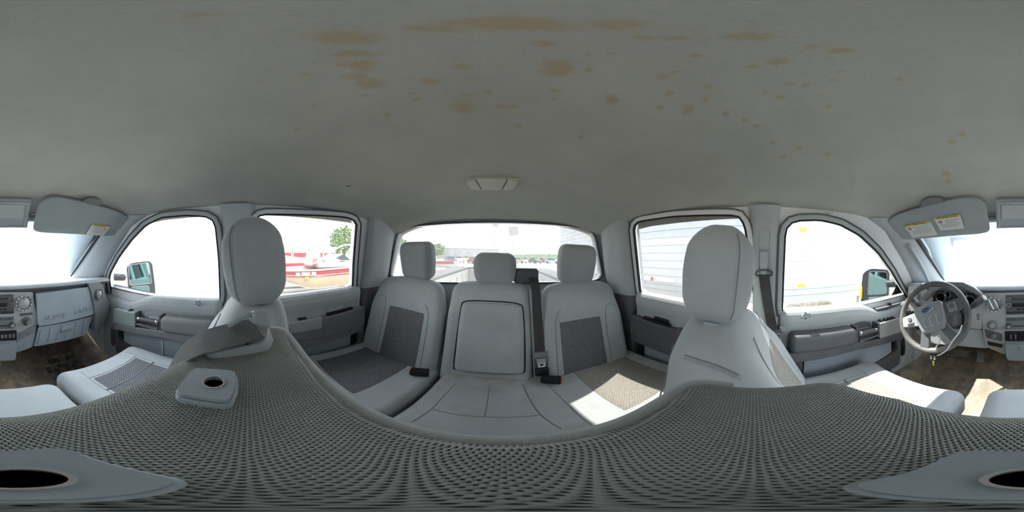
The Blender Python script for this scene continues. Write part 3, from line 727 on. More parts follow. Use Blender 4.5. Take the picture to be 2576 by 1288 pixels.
def front_seat(name, label, cx, ytop, ztop, ycf, yc0, zc, hc, insert_mat, fab, shoulder, hz):
    T = thing(name, label, 'car seat', (cx, ycf-.25, -1.04))
    B = Back(cx, 0, zc-.02, .51, .24, ztop-zc+.02, math.radians(18), .045, shoulder, .26, .74)
    B.y0 = ytop - .015 + B.h*math.tan(B.recl)
    o = build('backrest', B.body(.06), fab, T, angle=80)
    build('insert', B.patch(-.135, .135, .10, B.h*.74), insert_mat, o)
    build('seam', B.line([(-.15, .06), (-.165, B.h*.4), (-.15, B.h*.76), (-.13, B.h*.97)]), mat_seam, o); build('seam', B.line([(.15, .06), (.165, B.h*.4), (.15, B.h*.76), (.13, B.h*.97)]), mat_seam, o)
    for sx_ in (-1, 1):
        build('seam', B.line([(sx_*.165, B.h*.93), (sx_*.215, B.h*.84), (sx_*.225, B.h*.6), (sx_*.225, .1)], .0014, -.0006, True), mat_seam, o)
    C = Cushion(cx, yc0, ycf, zc, hc, .17, .02, .022, .035, .02)
    c = build('cushion', C.body(.055), fab, T, angle=80)
    w2_ = hc/2*.60
    ins = build('insert', C.patch(cx-w2_, cx+w2_, yc0+.12, ycf-.135), insert_mat, c)
    build('seam', C.line([(cx-w2_, ycf-.065), (cx-w2_, ycf-.13), (cx-w2_, yc0+.1)]), mat_seam, c); build('seam', C.line([(cx+w2_, ycf-.065), (cx+w2_, ycf-.13), (cx+w2_, yc0+.1)]), mat_seam, c)
    build('seam', C.line([(cx-w2_, ycf-.135), (cx, ycf-.135), (cx+w2_, ycf-.135)]), mat_seam, c); build('seam', C.line([(cx-w2_, (yc0+ycf)/2+.03), (cx, (yc0+ycf)/2+.03), (cx+w2_, (yc0+ycf)/2+.03)], .003, .002), mat_seam, ins)
    m = M(); m.rbox((cx, (yc0+ycf)/2-.03, zc-.27), (hc-.06, ycf-yc0-.12, .24), .02); build('seat_base', m, mat_plastic_dk, T, .005)
    headrest((cx, ytop-.005, hz-.012), .27, .160, .226, (-math.radians(6), 0, 0), T, (-.07, .07), .022, r=.06)
    return T, B, C
def ray_seam(B, pts, parent, off=None):
    """stitched seam laid on the upholstery where the photograph shows it"""
    from mathutils.bvhtree import BVHTree
    bm_ = B.body(.06); tr_ = BVHTree.FromPolygons([V3(p) for p in bm_.v], bm_.f); P = []
    for x, y in pts:
        hit = tr_.ray_cast(V3((0, 0, 0)), ray(x, y))
        if hit[0] is not None: P.append(hit[0] - ray(x, y)*.0006)
    return smooth_path(P, 5)
drv, DB, DC = front_seat('driver_car_seat', 'sunlit grey cloth driver seat facing the steering wheel', -.43, -.088, -.145, .56, .03, -.62, .50, mat_insert_sunlit, mat_fab, .075, -.022)
bk_ = [o for o in drv.children if o.name.startswith('backrest')][0]
P = ray_seam(DB, [(1690, 880), (1722, 893), (1760, 905), (1800, 918), (1835, 932), (1860, 944)], bk_)
m = M(); m.tube(P, .0016, 5); build('seam', m, mat_seam, bk_)
for dy in (6, 11):
    P = ray_seam(DB, [(1690, 880+dy), (1722, 893+dy), (1760, 905+dy), (1800, 918+dy), (1835, 932+dy), (1860, 944+dy)], bk_)
    for p in P[::1]: m = M(); m.rbox(p, (.002, .005, .002), .0008, k=1, m=1); build('stitch', m, mat_stitch, bk_)
pas, PB, PC = front_seat('passenger_car_seat', 'grey cloth front passenger seat facing the glove box', .485, -.012, -.128, .655, .12, -.61, .48, mat_insert, mat_fab, .075, -.012)

# ---- centre front seat: the camera stands just above its knitted top
cen = thing('center_front_seat', 'narrow middle front seat with knitted top, headrest removed', 'car seat', (.06, .3, -1.04))
def cenfn(p):
    t = max(0, -(p.z+.11+.02))
    pull = (.048*sm(.05, .25, p.x)**1.2 + .020*sm(-.06, -.13, p.x))*sm(-.02, .07, p.y)
    return V3((p.x, p.y + .26*t - pull, p.z - .004*((p.x-.06)/.18)**2))
m = M(); m.rbox((0, 0, 0), (.374, .142, .50), .026, fn=lambda p: cenfn(V3((p.x+.058, p.y+.013, p.z-.11-.25))), k=5, m=(10, 4, 6))
for i, p in enumerate(m.v): m.uv[i] = (p[0]*1.0, p[1]*1.0 - (p[2]+.11)*.9)
cb = build('backrest', m, mat_knit, cen, angle=80)
P = [(.243, .035, -.130), (.243, -.035, -.129), (.234, -.052, -.128)] + [(.234-.036*i, -.0555, -.1265) for i in range(1, 10)] + [(-.115, -.052, -.128), (-.125, -.04, -.129), (-.126, -.02, -.130)]
m = M(); m.tube(smooth_path(P, 4), .0075, 10); build('edge_band', m, mat_fab, cb, label='smooth grey cloth band sewn along the rear edge')
def bezel(cx_, cy_, parent, hz=-.109):
    pl = arc([(cx_-.0175, cy_-.0135, hz), (cx_, cy_-.0155, hz), (cx_+.0165, cy_-.0145, hz), (cx_+.0180, cy_-.004, hz), (cx_+.0165, cy_+.0135, hz), (cx_+.011, cy_+.0165, hz), (cx_-.011, cy_+.0165, hz), (cx_-.0165, cy_+.0135, hz)], 4, True, .004)
    low = [p + V3((0, 0, -.006)) for p in offset_loop(pl, .0016, (0, 0, 1))]
    m = M(); m.prism([p+V3((0, 0, 0)) for p in low], (0, 0, .0105)); o = build('headrest_socket', m, mat_plastic_blue, parent, .0015)
    hole = [V3((cx_+.001+.0066*math.cos(a), cy_-.002+.0060*math.sin(a), hz+.006)) for a in [2*PI*i/28 for i in range(28)]]
    m = M(); m.plate([p + V3((0, 0, .006)) for p in pl], [hole], (0, 0, .0035)); build('socket_cover', m, mat_plastic_blue, o, .0012)
    m = M(); m.ring(offset_loop([p+V3((0, 0, .0035)) for p in hole], .0012, (0, 0, 1)), [p+V3((0, 0, .0035)) for p in hole], (0, 0, .0006)); build('hole_rim', m, mat_silver, o)
    m = M(); m.lathe([(.0, .0), (.0067, .0)], (cx_+.001, cy_-.002, hz+.0052), (0, 0, 1), 24, 1, .91, (1, 0, 0)); build('socket_hole', m, mat_black, o)
bezel(.0, .0225, cb); bezel(.0945, .0225, cb)
m = M()
bz = -.118
bp_ = arc([(.138, .038, bz), (.150, .047, bz), (.196, .010, bz), (.219, .0, bz), (.222, -.026, bz), (.190, -.034, bz), (.160, -.024, bz)], 4, True, .008)
tp = [V3((.172, .004, 0)) + (p-V3((.172, .004, bz)))*.80 + V3((0, 0, -.088 - (.012 if p.x < .16 else 0) - bz + bz)) for p in bp_]
tp = [V3((p.x, p.y, -.097 - .006*sm(.18, .145, p.x))) for p in tp]
m.loft([bp_, [a.lerp(b, .75) + V3((0, 0, .001)) for a, b in zip(bp_, tp)], tp]); bgd = build('belt_guide', m, mat_plastic, cen, .003, label='grey plastic shoulder belt guide')
m = M(); m.rbox((.203, -.016, -.093), (.020, .026, .034), .008, (0, .12, .25)); build('guide_horn', m, mat_plastic, bgd)
m = M(); m.tube(smooth_path([(.204, -.014, -.080), (.196, .004, -.082), (.186, .022, -.092)], 5), .0032, 8); build('guide_loop', m, mat_plastic, bgd)
m = M(); m.rbox((.176, .008, -.0985), (.026, .036, .003), .001, (0, 0, -.55)); build('guide_slot', m, mat_black, bgd)
CC = Cushion(.06, .17, .60, -.59, .335, .16, .01, .0, .05, .01)
build('cushion', CC.body(.06), mat_fab, cen, angle=80)
m = M(); m.rbox((.06, .36, -.90), (.27, .34, .28), .02); build('seat_base', m, mat_plastic_dk, cen)
pth = smooth_path([(.184, -.010, -.092), (.173, .014, -.094), (.163, .036, -.0985), (.155, .054, -.107), (.151, .066, -.122), (.148, .078, -.15), (.145, .11, -.25), (.142, .15, -.38), (.135, .21, -.56)], 5)
build('front_middle_seat_belt', tapefn(pth, .046, .0016, [V3((1, .35, .10 if i < 12 else .0)) for i in range(len(pth))]), mat_belt_grey, label='grey belt webbing running over the top of the middle front seat', cat='seat belt')

# ---- rear bench: single seat on the passenger side, double seat on the driver side
r40 = thing('rear_single_seat', 'grey rear seat on the passenger side with dark patterned insert', 'car seat', (.56, -.6, -1.04))
B4 = Back(.548, -.742, -.70, .505, .13, .555, math.radians(13), .03, .035, .10, .75)
o = build('backrest', B4.body(.05), mat_fab, r40, angle=80)
build('insert', B4.patch(-.165, .105, -.05, .385), mat_insert, o)
for pts in ([(-.18, .0), (-.18, .2), (-.175, .37), (-.15, .42)], [(.12, .0), (.12, .2), (.13, .39), (.17, .43), (.215, .41)], [(-.03, .02), (-.03, .2), (-.03, .38)]): build('seam', B4.line(pts, .0016, .0012), mat_seam, o)
C4 = Cushion(.555, -.80, -.20, -.665, .55, .14, .015, .02, .03, .02)
c = build('cushion', C4.body(.045), mat_fab, r40, angle=80)
ins = build('insert', C4.patch(.42, .765, -.70, -.33), mat_insert, c)
build('seam', C4.line([(.59, -.70), (.59, -.5), (.59, -.34)], .0025, .003), mat_seam, ins)
m = M(); m.tube([(.29, -.76, -.72), (.283, -.5, -.715), (.29, -.22, -.70)], .005, 6); build('piping', m, mat_plastic_dk, c)
m = M(); m.rbox((.555, -.50, -.90), (.5, .5, .24), .02); build('seat_base', m, mat_plastic_dk, r40)
headrest((.510, -.885, -.040), .225, .12, .236, (-math.radians(10), 0, 0), r40, (-.06, .06), .03, False, .02, mat_fab, .045)
for xx in (.815, .286):
    m = M(); m.prism(arc([(xx, -.80, -.55), (xx, -.76, -.56), (xx, -.73, -.66), (xx, -.75, -.76), (xx, -.82, -.76)], 4, True, .02), (.008, 0, 0)); build('hinge_cover', m, mat_plastic_dk if xx > .5 else mat_plastic, r40, .003)

r60 = thing('rear_double_seat', 'grey rear double seat on the driver side, soiled middle cushion', 'car seat', (-.24, -.6, -1.04))
B6 = Back(-.440, -.742, -.72, .505, .13, .58, math.radians(13), .03, .035, .10, .75)
o = build('backrest', B6.body(.05), mat_fab, r60, angle=80)
build('insert', B6.patch(-.105, .168, -.04, .385), mat_insert, o)
for pts in ([(-.12, .0), (-.12, .2), (-.13, .39), (-.17, .44), (-.215, .42)], [(.183, .0), (.183, .2), (.178, .38), (.15, .44)], [(.032, .02), (.032, .2), (.032, .38)]): build('seam', B6.line(pts, .0016, .0012), mat_seam, o)
BM = Back(.066, -.742, -.73, .425, .13, .59, math.radians(13), .015, .02, .06, .8)
o2 = build('middle_backrest', BM.body(.045), mat_fab, r60, angle=80)
BA = Back(.050, -.710, -.618, .312, .06, .378, math.radians(13), .004, .005, .04, .9)
fa = build('folding_armrest', BA.body(.028), mat_fab, r60, angle=80, label='folded-up padded armrest panel of the middle seat')
gp = [(x-.023, z) for x, z in [(-.150, .137), (-.152, .28), (-.150, .46), (-.135, .492), (-.07, .498), (.007, .498), (.085, .498), (.148, .492), (.164, .46), (.167, .28), (.164, .137), (.145, .115), (.007, .109), (-.130, .115), (-.150, .137)]]
build('gap_seam', BM.line(gp, .0034, .001), mat_rubber, o2)
m = BM.line([(-.15, .03), (0, .018), (.15, .03)], .002, .002); build('seam', m, mat_seam, o2)
# belt channel beside the middle backrest
cy_ = lambda z: -.742 + .065*(1-.2*(z+.73)/.59) - (z+.73)*.231
m = M(); m.prism([(-.214, cy_(-.70), -.70), (-.150, cy_(-.70), -.70), (-.138, cy_(-.17), -.17), (-.202, cy_(-.17), -.17)], (0, -.02, -.003)); build('belt_channel', m, mat_plastic, r60, .003)
C6 = Cushion(-.245, -.80, -.19, -.655, 1.005, .15, .006, .012, .03, .015)
c = build('cushion', C6.body(.045), mat_fab_soil, r60, angle=80)
def q(*P): return [(p.x, p.y) for p in (PZ(x, y, -.652) for x, y in P)]
for pts, mt in ((q((1145, 968), (1115, 1000), (1085, 1033), (1035, 1066)), mat_seam), (q((1232, 970), (1226, 1010), (1219, 1050)), mat_seam), (q((1315, 968), (1335, 1010), (1360, 1045), (1412, 1081)), mat_seam_tan), (q((1088, 1033), (1150, 1046), (1220, 1051), (1290, 1051), (1358, 1046)), mat_seam), (q((1376, 966), (1420, 1010), (1462, 1052), (1500, 1080)), mat_seam)):
    build('seam', C6.line(pts, .0022), mt, c)
build('insert', C6.patch(-.665, -.315, -.70, -.33), mat_insert_sunlit, c)
m = M(); m.rbox((-.245, -.50, -.90), (.93, .5, .24), .02); build('seat_base', m, mat_plastic_dk, r60)
headrest((-.428, -.885, -.040), .235, .12, .236, (-math.radians(10), 0, 0), r60, (-.06, .06), .03, False, .02, mat_fab, .045)
headrest((.043, -.875, -.068), .228, .115, .168, (-math.radians(10), 0, 0), r60, (-.05, .05), .025, False, .02, mat_fab, .045)
for xx in (.258, -.742):
    m = M(); m.prism(arc([(xx, -.79, -.55), (xx, -.75, -.56), (xx, -.72, -.66), (xx, -.74, -.76), (xx, -.82, -.76)], 4, True, .02), (.008, 0, 0)); build('hinge_cover', m, mat_plastic if xx > 0 else mat_plastic_dk, r60, .003)
# crumbs of dirt lying on the soiled cushion: small countless grit
m = M()
for i in range(260):
    x = random.uniform(-.34, .23); y = -.715 + abs(random.gauss(0, .018)); s_ = random.uniform(.001, .0032)
    m.rbox((x, y, -.650 + s_*.3), (s_*1.6, s_, s_), s_*.4, (0, 0, random.random()*3), k=1, m=1)
build('grit', m, plain('tan_grit', (.34, .24, .12), .95, .4, 90), kind='stuff', label='tan crumbs of dirt along the back of the middle rear cushion', cat='dirt')

# rear belts and buckles
rb = thing('rear_middle_seat_belt', 'black belt webbing with steel tongue hanging down the rear backrest', 'seat belt', (-.18, -.75, -.72))
def byz(z, d=.0): q_ = (z+.73)/.59; return -.742 + .065*(1-.2*q_) + .004 + d - (z+.73)*.231
pth = [(-.160, -.862, -.10), (-.165, byz(-.15)+.004, -.145)] + [(-.170-.012*k, byz(-.20-.42*k, .004), -.20-.42*k) for k in (0, .24, .48, .70)]
build('webbing', tapefn(smooth_path(pth, 4), .046, .003, (1, 0, 0)), mat_belt, rb)
zt = -.508; by = byz(zt, .010)
m = M(); m.rbox((-.179, by, zt), (.068, .016, .034), .004, (.22, 0, 0)); build('tongue_grip', m, mat_plastic_md, rb)
m = M(); m.plate([(-.206, by+.010, zt-.016), (-.152, by+.010, zt-.016), (-.158, by+.014, zt-.030), (-.164, by+.024, zt-.068), (-.196, by+.024, zt-.068), (-.202, by+.014, zt-.030)], [[(-.187, by+.022, zt-.060), (-.173, by+.022, zt-.060), (-.173, by+.019, zt-.050), (-.187, by+.019, zt-.050)]], (0, .003, 0)); build('tongue', m, mat_steel, rb, .0008)
m = M(); m.rbox((-.180, by+.008, zt-.042), (.062, .012, .07), .004, (.22, 0, 0)); build('tongue_rest', m, mat_plastic_dk, rb)
m = M(); m.rbox((-.181, by+.026, zt-.098), (.060, .032, .05), .008, (.2, 0, 0)); build('anchor_buckle', m, mat_black, rb)
m = M(); m.rbox((-.125, -.872, -.105), (.135, .05, .085), .022, (-.15, 0, 0)); build('belt_cover', m, mat_plastic_dk, rb, label='dark moulded belt cover on top of the backrest')
def buckle(c, rz, label):
    t = thing('belt_buckle', label, 'buckle', V3(c)-V3((0, 0, .012)), 'rear seat belt buckles'); R = Euler((.0, 0, rz)).to_matrix(); c = V3(c)
    m = M(); m.rbox(c, (.082, .044, .030), .005, (0, 0, rz)); build('housing', m, mat_black, t)
    m = M(); m.rbox(c + R @ V3((.040, 0, .001)), (.010, .038, .022), .003, (0, 0, rz)); build('release_button', m, mat_red, t, label='red release button')
buckle((PZ(1056, 936, -.628)), .35, 'black buckle with red button on the single rear seat cushion')
buckle((PZ(1386, 955, -.622)), PI-.40, 'black buckle with red button between middle and driver side rear cushions')
# driver shoulder belt on the B pillar
db = thing('driver_seat_belt', 'dark shoulder belt hanging from the B-pillar behind the driver seat', 'seat belt', (-.70, .07, -.5))
def bpl(px_, py_, d=.045): return at(px_, py_, NL, NL.dot(V3((-.745, 0, 0)))+d)
p1, p2, p3 = bpl(1921, 637), bpl(1921, 675), bpl(1922, 690)
m = M(); m.rbox(bpl(1921, 655, .042), (.018, .034, .085), .006, (0, -.24*-1, 0)); m.rbox(bpl(1921, 675, .046), (.014, .026, .06), .005, (0, .24, 0)); build('height_adjuster', m, mat_pillar, db)
dr = bpl(1922, 688, .052); m = M(); ringp = [dr + V3((.25*.014*math.sin(a), .036*math.cos(a), .016*math.sin(a))) for a in [2*PI*i/24 for i in range(24)]]; m.tube(ringp, .0055, 8, True); build('belt_ring', m, mat_plastic_dk, db)
pth = smooth_path([dr + V3((.004, 0, -.006)), bpl(1928, 740, .060), bpl(1936, 790, .060), bpl(1944, 828, .058), V3((-.72, .09, -.50)), V3((-.71, .10, -.70))], 5)
build('webbing', tapefn(pth, .046, .003, (.0, 1, 0)), mat_belt, db)
tg = bpl(1950, 835, .065); m = M(); m.rbox(tg, (.016, .064, .022), .006, (.28, 0, 0)); build('tongue_grip', m, mat_plastic_dk, db)
m = M(); m.rbox(tg + V3((.004, .012, -.035)), (.004, .032, .055), .001, (.28, 0, 0)); build('tongue', m, mat_steel, db)
m = M(); m.rbox(tg + V3((.007, .014, -.045)), (.003, .012, .010), .001, (.28, 0, 0)); build('tongue_slot', m, mat_black, db)

# ================================================================== DASHBOARD
dash = thing('dashboard', 'grey plastic dashboard with silver centre stack below the windshield', 'dashboard', (CX, 1.2, -.7))
DY = .98
def F(y): return lambda *pp: [PY(px_, py_, y) for px_, py_ in pp]
F98, F97, F96, F95 = F(.985), F(.972), F(.962), F(.952)
prof = [(1.60, -.275), (1.30, -.24), (1.06, -.192), (1.0, -.184), (.976, -.192), (.968, -.208), (.978, -.222), (1.005, -.228), (1.01, -.45), (1.03, -.58), (1.10, -.64), (1.60, -.66)]
m = M(); xs = [-.775, -.74, -.5, -.2, .045, .3, .6, .83, .865]
m.loft([[V3((x, y + (.03 if abs(x-CX) > .8 else 0), z - (.012*((x-CX)/.8)**2 if z > -.3 else 0))) for y, z in prof] for x in xs]); build('dash_body', m, mat_plastic_dk, dash, angle=30)
m = M(); m.loft([[V3((x, y, z + .003 - .012*((x-CX)/.8)**2)) for y, z in ((1.66, -.268), (1.06, -.190), (1.0, -.182), (.974, -.190), (.965, -.206), (.972, -.216), (1.0, -.200))] for x in [-.76, -.5, -.25, .045, .3, .6, .85]]); build('dash_top', m, plain('dash_top_vinyl', (.30, .325, .34), .55, .05, 8, .2, 400), dash, angle=50)
m = M(); m.rbox((.06, 1.42, -.236), (.34, .05, .006), .002); build('defrost_vent', m, mat_plastic, dash)
stack = F97((2473, 737), (2530, 736), (2576, 735), (2616, 735), (2659, 735), (2665, 775), (2672, 812), (2668, 820), (2645, 838), (2621, 858), (2606, 863), (2576, 866), (2532, 868), (2528, 892), (2480, 872), (2474, 845), (2470, 805))
m = M(); m.prism(arc(stack, 3, True, .008), (0, .05, 0)); stk = build('center_stack', m, mat_silver, dash, .004, label='silver-grey centre stack panel')
lower = F98((2621, 858), (2668, 820), (2666, 842), (2660, 872), (2618, 888), (2616, 864)); m = M(); m.prism(lower, (0, .05, 0)); build('stack_side_cover', m, mat_plastic_blue, dash, .004)
tray = F((.93))((2528, 867), (2619, 865), (2616, 903), (2612, 907), (2537, 907), (2532, 901)); m = M(); m.prism(arc(tray, 3, True, .006), (0, .09, 0)); tr_ = build('pull_out_tray', m, mat_plastic_blue, dash, .005)
m = M(); m.prism(F(.925)((2562, 871), (2587, 871), (2585, 881), (2565, 881)), (0, .01, 0)); build('tray_latch', m, mat_plastic, tr_, .002)
def face(name, pts, y, mat, parent, d=.012, bev=.002, rad=.004, label=None): m = M(); m.prism(arc(F(y)(*pts), 3, True, rad), (0, d, 0)); return build(name, m, mat, parent, bev, label=label)
def knob(name, px_, py_, y, r, h, mat, parent, prof=None, seg=24):
    c = PY(px_, py_, y); m = M(); m.lathe(prof or [(r, .004), (r, -h*.7), (r*.9, -h), (0, -h)], c, (0, 1, 0), seg); return build(name, m, mat, parent)
rad = face('radio', [(2531, 743), (2610, 741), (2611, 789), (2531, 792)], .966, mat_plastic_dk, stk, label='black stereo face with chrome ringed knobs')
face('disc_slot', [(2546, 752), (2594, 751), (2594, 752.6), (2546, 753.6)], .9645, mat_black, rad, .004, 0, .0001)
face('display', [(2546, 763), (2592, 762), (2592, 772), (2546, 773)], .9645, mat_black, rad, .004, .0008)
for (a, b, r) in ((2538, 752, .0125), (2538, 767, .016), (2600, 750, .0125), (2602, 765, .016)):
    knob('knob_ring', a, b, .966, r, .010, mat_chrome, rad); knob('knob', a, b, .966, r*.72, .014, mat_plastic_dk, rad)
for i in range(6): face('preset_button', [(2534+12.8*i, 784.5-.25*i), (2545+12.8*i, 784.3-.25*i), (2545+12.8*i, 789-.25*i), (2534+12.8*i, 789.3-.25*i)], .9645, mat_black, rad, .004, .0008, .001)
for i in range(3): face('menu_button', [(2557+13*i, 776.5), (2567+13*i, 776.2), (2567+13*i, 780), (2557+13*i, 780.4)], .9645, mat_black, rad, .004, .0008, .001)
for i, s_ in enumerate('123456'): text('lettering', s_, .008, PY(2539.5+12.8*i, 787-.25*i, .9638), (1, 0, 0), (0, 0, 1), mat_inkw, rad, .0003)
clm = face('climate_panel', [(2530, 799), (2612, 796), (2612, 826), (2530, 829)], .968, mat_plastic_md, stk)
for i in range(6): face('climate_button', [(2532+13*i, 801-.4*i), (2543+13*i, 800.6-.4*i), (2543+13*i, 807-.4*i), (2532+13*i, 807.5-.4*i)], .9655, mat_plastic_dk, clm, .005, .001, .001)
face('slider_slot', [(2549, 819.5), (2594, 818), (2594, 820), (2549, 821.5)], .9665, mat_black, clm, .004, 0, .0001)
for a, b in ((2538, 820), (2607, 817)): knob('climate_knob', a, b, .967, .019, .016, mat_plastic_dk, clm); knob('knob_cap', a, b, .967, .011, .019, mat_silver, clm)
sb_ = face('switch_bank', [(2528, 834), (2618, 831), (2619, 856), (2528, 858)], .966, mat_black, stk, .012, .002, .008)
for i in range(4): face('upfitter_switch', [(2576+2+9.6*i, 842.5-.5*i), (2576+9+9.6*i, 842.2-.5*i), (2576+9+9.6*i, 851-.5*i), (2576+2+9.6*i, 851.3-.5*i)], .958, mat_steel, sb_, .01, .002, .001)
for a in (2543, 2555): face('brake_lever', [(a-2, 843), (a+2, 843), (a+2, 853), (a-2, 853)], .958, mat_plastic_md, sb_, .01, .001, .001)
text('lettering', '-   +', .012, PY(2549, 840, .9635), (1, 0, 0), (0, 0, 1), mat_inkw, sb_, .0003)
def vent(px_, py_, y, r, parent, open_, sx_=1, axis=(0, 1, 0), tilt=0, lbl=None):
    c = PY(px_, py_, y); t = M(); ax = V3(axis).normalized()
    t.lathe([(r, .01), (r, -.006), (r*.96, -.012), (r*.86, -.012), (r*.80, -.004), (r*.80, .012)], c, ax, 32, sx_, 1, (1, 0, 0)); vr = build('air_vent', t, mat_chrome, parent, label=lbl)
    a = (V3((1, 0, 0)) - ax*ax.x).normalized(); b = V3((0, 0, 1))
    nt_ = M()
    for i in range(12):
        an = 2*PI*i/12; nt_.rbox(c - ax*.0115 + a*math.cos(an)*r*.92*sx_ + b*math.sin(an)*r*.92, (.007, .004, .007), .001, k=1, m=1)
    build('ring_notch', nt_, mat_plastic_dk, vr)
    if open_:
        d = M(); d.lathe([(r*.8, .006), (0, .006)], c, ax, 24, sx_, 1, (1, 0, 0)); build('vent_throat', d, mat_black, vr)
        for k in (-.33, .33):
            d = M(); d.rbox(c + a*r*k, (r*.14, .012, r*1.45), .002, (0, -.45, 0)); build('vent_blade', d, mat_chrome, vr)
    else:
        d = M(); d.lathe([(r*.80, .004), (r*.78, -.004), (r*.5, -.012), (0, -.014)], c, ax, 28, sx_, 1, (1, 0, 0)); vd = build('vent_shutter', d, mat_silver, vr)
        d = M(); d.tube([c - ax*.0115 + a*(k*r*.72*sx_) + b*(-r*.08+.10*r*k*k) + ax*(.009*k*k) for k in [i/6-1 for i in range(13)]], .0012, 5); build('shutter_split', d, mat_plastic_dk, vr)
        d = M(); d.lathe([(0, -.004), (.006, -.003), (.007, .004)], c - ax*.009 + b*r*.55, ax, 12); build('shutter_dimple', d, mat_plastic_md, vr)
vent(2500, 765, .968, .052, stk, True); vent(2636, 762, .968, .051, stk, False)
knob('drive_dial_base', 2497, 818, .968, .032, .006, mat_plastic_md, stk); knob('drive_dial', 2496, 818, .964, .017, .018, mat_plastic, stk)
face('small_button', [(2626, 789), (2658, 786), (2659, 792), (2626, 796)], .968, mat_plastic_dk, stk, .01)
knob('dimmer_base', 2643, 808, .968, .029, .006, mat_plastic_dk, stk); knob('dimmer_knob', 2646, 808, .964, .016, .03, mat_plastic_md, stk)
pl = face('socket_plate', [(2476, 828), (2521, 840), (2522, 859), (2480, 849)], .968, mat_plastic_dk, stk, .01, .002, .006); knob('socket_cap', 2500, 845, .965, .018, .008, mat_plastic_md, pl)
face('small_slot', [(2483, 859), (2521, 867), (2521, 875), (2486, 868)], .966, mat_black, stk, .008, .001, .004)
aux = face('aux_plate', [(2625, 837), (2667, 817), (2666, 836), (2624, 855)], .966, mat_plastic_md, stk, .012, .002, .005); knob('aux_jack', 2646, 837, .964, .006, .004, mat_chrome, aux); knob('aux_hole', 2646, 837, .9635, .003, .005, mat_black, aux)
# glove boxes
gu = face('upper_glove_box', [(2666, 739), (2801, 722), (2815, 783), (2812, 792), (2674, 822), (2670, 814)], .955, mat_plastic_blue, dash, .06, .008, .006)
g0, g1 = PY(2680, 804, .9535), PY(2806, 776, .9535); gd = (g1-g0)
text('lettering', 'SUPER', .042, g0 + gd*.27, gd, (0, 0, 1), mat_plastic_blue, gu, .0022, 1.36); text('lettering', 'DUTY', .040, g0 + gd*.83, gd, (0, 0, 1), mat_plastic_blue, gu, .0022, 1.36)
gl = face('lower_glove_box', [(2673, 823), (2811, 794), (2791, 843), (2662, 872)], .972, mat_plastic_blue, dash, .06, .006, .006)
for (a, b, c_, d_) in ((2683, 830, 2676, 866), (2708, 824, 2701, 860), (2728, 836, 2721, 858), (2748, 838, 2742, 853), (2774, 808, 2766, 846), (2794, 802, 2786, 840)):
    face('rib', [(a-5, b+1), (a+5, b-1), (c_+5, d_-1), (c_-5, d_+1)], .968, mat_plastic_blue, gl, .008, .003, .002)
face('latch', [(2732, 822), (2761, 815), (2758, 829), (2730, 836)], .965, mat_plastic, gl, .01, .003, .002); face('latch_pocket', [(2729, 833), (2757, 826), (2756, 831), (2728, 839)], .964, mat_plastic_md, gl, .01, .002, .002)
# passenger end pod
pod = face('end_pod', [(2798, 712), (2826, 708), (2833, 716), (2851, 766), (2848, 785), (2826, 838), (2815, 833), (2816, 790), (2806, 735)], .945, mat_plastic_md, dash, .09, .01, .006)
vent(2825, 739, .942, .042, pod, False, .72)
# driver side cluster, hood and panels
cl_ = face('driver_panel', [(2285, 719), (2318, 713), (2340, 735), (2342, 770), (2330, 822), (2292, 812), (2280, 780)], .965, mat_silver, dash, .05, .006, .008)
vent(2301, 745, .96, .045, cl_, True, .8); knob('headlight_dial', 2285, 784, .958, .022, .02, mat_plastic_dk, cl_); face('dimmer_wheel', [(2293, 783), (2302, 782), (2302, 794), (2293, 795)], .958, mat_black, cl_, .008)
m = M(); hp = F96((2322, 748), (2345, 722), (2385, 707), (2425, 708), (2452, 720), (2474, 737), (2474, 745), (2450, 735), (2424, 722), (2385, 720), (2352, 733), (2332, 757)); m.prism(hp, (0, .30, -.02))
for i in range(len(m.v)): m.v[i] = (m.v[i][0], m.v[i][1]-.03, m.v[i][2])
build('cluster_hood', m, mat_plastic_md, dash, .008, 3)
cf = face('instrument_cluster', [(2338, 752), (2356, 732), (2386, 720), (2424, 721), (2450, 735), (2455, 748), (2453, 784), (2335, 776)], 1.0, mat_black, dash, .03, .004, .01)
for a, b, r in ((2366, 748, .036), (2440, 757, .036), (2384, 740, .022), (2424, 742, .022)):
    c = PY(a, b, .998); m = M(); m.tube([c + V3((r*math.cos(t), 0, r*math.sin(t))) for t in [2*PI*i/28 for i in range(28)]], .0022, 6, True); gr_ = build('gauge_ring', m, mat_steel, cf)
    m = M(); m.lathe([(r*.95, .0), (0, .0)], c, (0, 1, 0), 24); build('gauge_face', m, mat_plastic_dk, gr_)
    m = M()
    for i in range(9):
        t = PI*1.2 - i*PI*1.4/8; m.rbox(c + V3((r*.78*math.cos(t), -.001, r*.78*math.sin(t))), (.0035, .001, .0035), .0004, k=1, m=1)
    build('gauge_marks', m, mat_inkw, gr_)
    m = M(); m.tube([c + V3((0, -.002, 0)), c + V3((-.7*r, -.002, -.25*r))], .0012, 5); build('needle', m, mat_red, gr_)
face('column_panel', [(2425, 783), (2473, 740), (2470, 828), (2430, 826), (2428, 800)], .975, mat_silver, dash, .04, .005, .006)
for i in range(5): face('slit', [(2456+i*.4, 790+3.4*i), (2464, 790+3.4*i), (2464, 791.2+3.4*i), (2456+i*.4, 791.2+3.4*i)], .973, mat_black, dash, .004, 0, .0001)
face('knee_panel', [(2300, 830), (2430, 828), (2470, 829), (2475, 850), (2485, 876), (2404, 869), (2330, 862)], .99, mat_pillar, dash, .08, .006, .008)
m = M(); m.rbox((-.41, .98, -.41), (.13, .20, .11), .035, (-.3, 0, 0)); build('column_shroud', m, mat_plastic_dk, dash)

